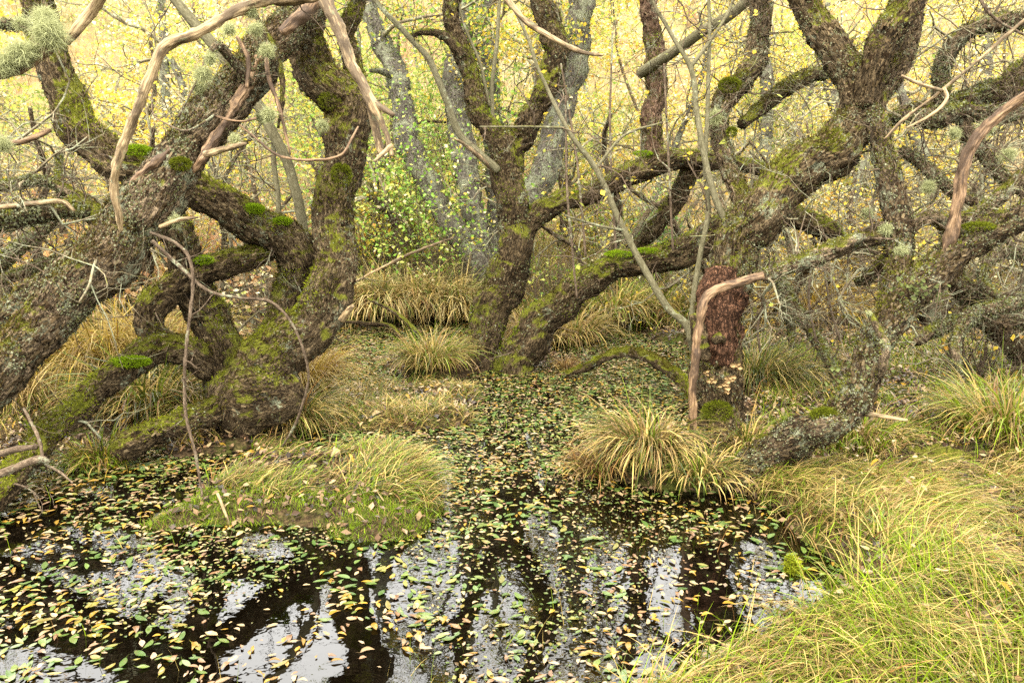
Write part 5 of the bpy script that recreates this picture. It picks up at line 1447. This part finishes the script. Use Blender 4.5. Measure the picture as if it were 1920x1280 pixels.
# ------------------------------------------------------------------ leaves on the water and the ground
def leaf_mesh(name, L, W, mat, kind, seed):
    r = np.random.default_rng(seed)
    n = 7
    t = np.linspace(0, 1, n)
    if kind == 'oval':
        w = W * np.sin(np.pi * np.clip(t, 0.0, 1)) ** 0.75
    else:
        w = W * np.sin(np.pi * t ** 0.75) ** 0.9 * (1 + 0.08 * r.normal(0, 1, n))
    bend = r.uniform(-0.15, 0.25) * L if kind != 'oval' else r.uniform(-0.02, 0.02) * L
    fold = r.uniform(0.05, 0.5) if kind != 'oval' else 0.06
    side = r.uniform(-0.15, 0.15) * L
    mid_ = np.stack([side * np.sin(np.pi * t), (t - 0.5) * L, bend * (np.sin(np.pi * t) - 0.6) * 0.5], -1)
    mid_[:, 2] -= mid_[:, 2].min()
    a = mid_ + np.stack([w * 0.5, 0 * t, w * 0.5 * fold + 0.03 * L * r.normal(0, .25, n)], -1)
    b = mid_ + np.stack([-w * 0.5, 0 * t, w * 0.5 * fold + 0.03 * L * r.normal(0, .25, n)], -1)
    V = np.stack([a, mid_, b], 1).reshape(-1, 3)
    i = np.arange(n - 1)[:, None] * 3
    Q = np.concatenate([i + np.array([[0, 1, 4, 3]]), i + np.array([[1, 2, 5, 4]])])
    mb = MB()
    mb.add(V, Q)
    # stalk
    s0 = mid_[0]
    mb.add(np.array([s0 + [0.0006, 0, 0], s0 - [0.0006, 0, 0], s0 + [r.uniform(-.2, .2) * L, -0.35 * L, 0.002]]), None, [(0, 1, 2)])
    return V, Q, mb.mesh(name, mat, smooth=True)


FM = {
    'gold': leafy_mat('golden_leaf', 0.2, 0.10, 0.35, obj_ramp=[(0.0, (0.34, 0.21, 0.025)), (0.5, (0.25, 0.14, 0.018)), (1.0, (0.17, 0.085, 0.014))]),
    'buff': leafy_mat('buff_leaf', 0.15, 0.10, 0.35, obj_ramp=[(0.0, (0.34, 0.25, 0.15)), (0.5, (0.18, 0.12, 0.06)), (1.0, (0.38, 0.29, 0.16))]),
    'brown': leafy_mat('brown_leaf', 0.1, 0.10, 0.35, obj_ramp=[(0.0, (0.16, 0.085, 0.04)), (0.5, (0.22, 0.13, 0.065)), (1.0, (0.12, 0.065, 0.035))]),
    'green': leafy_mat('pondweed_leaf', 0.12, 0.14, 0.22, obj_ramp=[(0.0, (0.045, 0.085, 0.012)), (0.5, (0.075, 0.115, 0.02)), (1.0, (0.12, 0.155, 0.03))]),
    'olive': leafy_mat('yellowing_pondweed_leaf', 0.12, 0.14, 0.25, obj_ramp=[(0.0, (0.14, 0.14, 0.025)), (0.5, (0.20, 0.155, 0.025)), (1.0, (0.12, 0.10, 0.025))]),
}
FALL = {k: [leaf_mesh('fallen_leaf', R.uniform(.026, .050), R.uniform(.012, .022), FM[k], 'leaf', 100 + 10 * i + j) for j in range(6)] for i, k in enumerate(('gold', 'buff', 'brown'))}
POND = {k: [leaf_mesh('pondweed_leaf', R.uniform(.036, .068), R.uniform(.015, .025), FM[k], 'oval', 200 + 10 * i + j) for j in range(6)] for i, k in enumerate(('green', 'olive'))}


def scatter(n, box, keep, seed, clump):
    x, y = R.uniform(box[0], box[1], n), R.uniform(box[2], box[3], n)
    z = terrain(x, y)
    k = keep(x, y, z) & (fbm(np.stack([x * 2.2, y * 2.2, 0 * x], -1), seed, 3) + R.normal(0, 0.1, n) > clump)
    u, v, d = to_px(np.stack([x, y, np.maximum(z, 0)], -1))
    k &= (u > -60) & (u < 1980) & (v > 560) & (v < 1330)
    return x[k], y[k], z[k], d[k]


def place(sets, n_obj, name, cat, label_of, group_of, stuffname, stufflabel, mat, colfun):
    """sets: positions; the nearest n_obj become objects, the rest one mesh."""
    x, y, z, d, var = sets
    o = np.argsort(d)
    mbs = MB()
    for r_, i in enumerate(o):
        V, Q, me = var[i]
        wet = z[i] < 0.0
        zz = (0.003 + R.uniform(0, 0.005)) if wet else z[i] + (R.uniform(0.01, 0.12) if x[i] > 0.4 and y[i] < 4.6 else R.uniform(0.01, 0.06))
        tilt = 0.05 if wet else 0.45
        rx, ry, rz = R.normal(0, tilt), R.normal(0, tilt), R.uniform(0, 2 * math.pi)
        s = R.uniform(0.4, 1.25)
        if r_ < n_obj:
            ob = bpy.data.objects.new(name, me)
            ob.location = (x[i], y[i], zz)
            ob.rotation_euler = (rx, ry, rz)
            ob.scale = (s, s, s)
            COL.objects.link(ob)
            tag(ob, label_of(i, wet), cat, group_of(i, wet))
        else:
            c, s_ = math.cos(rz), math.sin(rz)
            W = V * s
            W = np.stack([W[:, 0], W[:, 1], W[:, 2] + rx * W[:, 1] + ry * W[:, 0]], -1)
            W = np.stack([c * W[:, 0] - s_ * W[:, 1] + x[i], s_ * W[:, 0] + c * W[:, 1] + y[i], W[:, 2] + zz], -1)
            mbs.add(W, Q, None, np.array(colfun(i)))
    if mbs.V:
        g = mbs.build(stuffname, mat, smooth=False, kind='stuff')
        g['label'] = stufflabel


# floating pondweed
wet_ = lambda x, y, z: z < -0.012
near = scatter(5200, (-3.2, 2.2, 2.1, 4.6), wet_, 51, 0.45)
fara = scatter(20000, (-3.6, 3.2, 4.2, 9.8), wet_, 52, 0.33)
x, y, z, d = [np.concatenate([a, b]) for a, b in zip(near, fara)]


def region(i, xs, ys):
    u, v, dd = to_px(np.array([[xs[i], ys[i], 0.0]]))
    u, v = u[0], v[0]
    if v > 1130:
        return 'near the very front of the water' if u < 620 else 'in front of the bright sky reflection' if u < 960 else 'by the lush grass at the front of the bank'
    if u < 420:
        return 'on the silvery water by the low mossy limb'
    if u < 870:
        return 'just before the leafy island'
    if u < 1130:
        return 'on the dark reflection of the forked tree'
    return 'on the black water below the hollow trunk'


pk = R.choice(['green', 'olive'], len(x), p=[0.72, 0.28])
var = [POND[k][R.integers(6)] for k in pk]
PN = {'green': 'fresh green', 'olive': 'yellowing'}
GC = [(0.045, 0.085, 0.012), (0.075, 0.115, 0.02), (0.12, 0.155, 0.03), (0.16, 0.15, 0.03), (0.085, 0.13, 0.035)]
place((x, y, z, d, var), 300, 'pondweed_leaf', 'leaf', lambda i, w: PN[pk[i]] + ' oval pondweed leaf ' + region(i, x, y), lambda i, w: PN[pk[i]] + ' pondweed leaves ' + region(i, x, y), 'pondweed_leaves',
      'green pondweed leaves floating farther out on the pond', M['float'], lambda i: np.array(GC[R.integers(5)]) * R.uniform(0.7, 1.2))
# fallen leaves
nearw = scatter(6200, (-3.2, 2.4, 2.1, 4.6), wet_, 53, 0.43)
farw = scatter(15000, (-3.6, 3.2, 4.2, 9.8), wet_, 54, 0.33)
mud = lambda x, y, z: (z > -0.012)
landn = scatter(2300, (-3.5, 4.2, 2.1, 4.6), mud, 55, 0.36)
landf = scatter(34000, (-5, 6, 4.2, 9.6), mud, 56, 0.36)
x2, y2, z2, d2 = [np.concatenate(q) for q in zip(nearw, farw, landn, landf)]
kinds = R.choice(['gold', 'buff', 'brown'], len(x2), p=[0.27, 0.48, 0.25])
var = [FALL[k][R.integers(6)] for k in kinds]
FC = {'gold': (0.27, 0.16, 0.02), 'buff': (0.30, 0.22, 0.11), 'brown': (0.17, 0.095, 0.045)}
KN = {'gold': 'golden yellow', 'buff': 'pale buff', 'brown': 'dull brown'}


def flabel(i, w):
    return f'{KN[kinds[i]]} fallen leaf ' + ('floating ' + region(i, x2, y2) if w else ('lying in the grass of the near bank' if to_px([[x2[i], y2[i], 0]])[0][0] > 1050 else 'lying on the leafy island'))


place((x2, y2, z2, d2, var), 300, 'fallen_leaf', 'leaf', flabel, lambda i, w: flabel(i, w).replace('leaf', 'leaves', 1), 'leaf_litter', 'yellow and buff fallen leaves strewn on water and ground farther back', M['float'], lambda i: np.array(FC[kinds[i]]) * R.uniform(0.7, 1.2))

# dark sodden litter on the mud
mb = MB()
n = 60000
x, y = R.uniform(-5, 6, n), R.uniform(2.1, 9, n)
z = terrain(x, y)
k = (z > -0.02) & (z < 0.3)
leaves(mb, np.stack([x, y, z + R.uniform(0, .02, n)], -1)[k], 0.042, ((0.05, 0.03, 0.018), (0.10, 0.06, 0.035), (0.20, 0.13, 0.07), (0.035, 0.028, 0.022)), (3, 3, 2, 2), flat=1.5, droop=0)
g = mb.build('sodden_litter', M['float'], smooth=False, kind='stuff')
g['label'] = 'dark sodden leaf litter on the mud'
# crumbs of weed and leaf afloat
mb = MB()
n = 110000
x, y = R.uniform(-3.6, 3.4, n), R.uniform(2.1, 9.6, n)
z = terrain(x, y)
k = (z < 0.0) & (fbm(np.stack([x * 1.6, y * 1.6, 0 * x], -1), 71, 3) + R.normal(0, 0.07, n) > 0.56 - 0.035 * np.clip(y - 2.5, 0, 5))
leaves(mb, np.stack([x, y, R.uniform(.002, .006, n)], -1)[k], R.uniform(0.006, 0.024, k.sum()), ((0.075, 0.10, 0.02), (0.15, 0.14, 0.035), (0.10, 0.065, 0.03), (0.24, 0.18, 0.08), (0.05, 0.075, 0.015)), (4, 3, 2, 2, 3), flat=4, droop=0)
V_ = mb.V[0].copy()
V_[:, 2] = np.clip(V_[:, 2], 0.0015, 0.012)
mb.V[0] = V_
g = mb.build('floating_weed', M['float'], smooth=False, kind='stuff')
g['label'] = 'crumbs of green weed and leaf bits afloat on the pond'
# thin sedge blades standing in the water
mb = MB()
field(mb, 2600, (-3.2, 2.4, 2.2, 6.5), lambda x, y, z: z < -0.02, .16, .003, (GREEN, LUSH, STRAW, RUST), (3, 3, 2, 1), a0=(0, 0.4), a1=(0.2, 1.2), clump=0.62, seed=61)
g = mb.build('water_sedge', M['grass'], smooth=False, kind='stuff')
g['label'] = 'thin sedge blades standing in the shallow water'
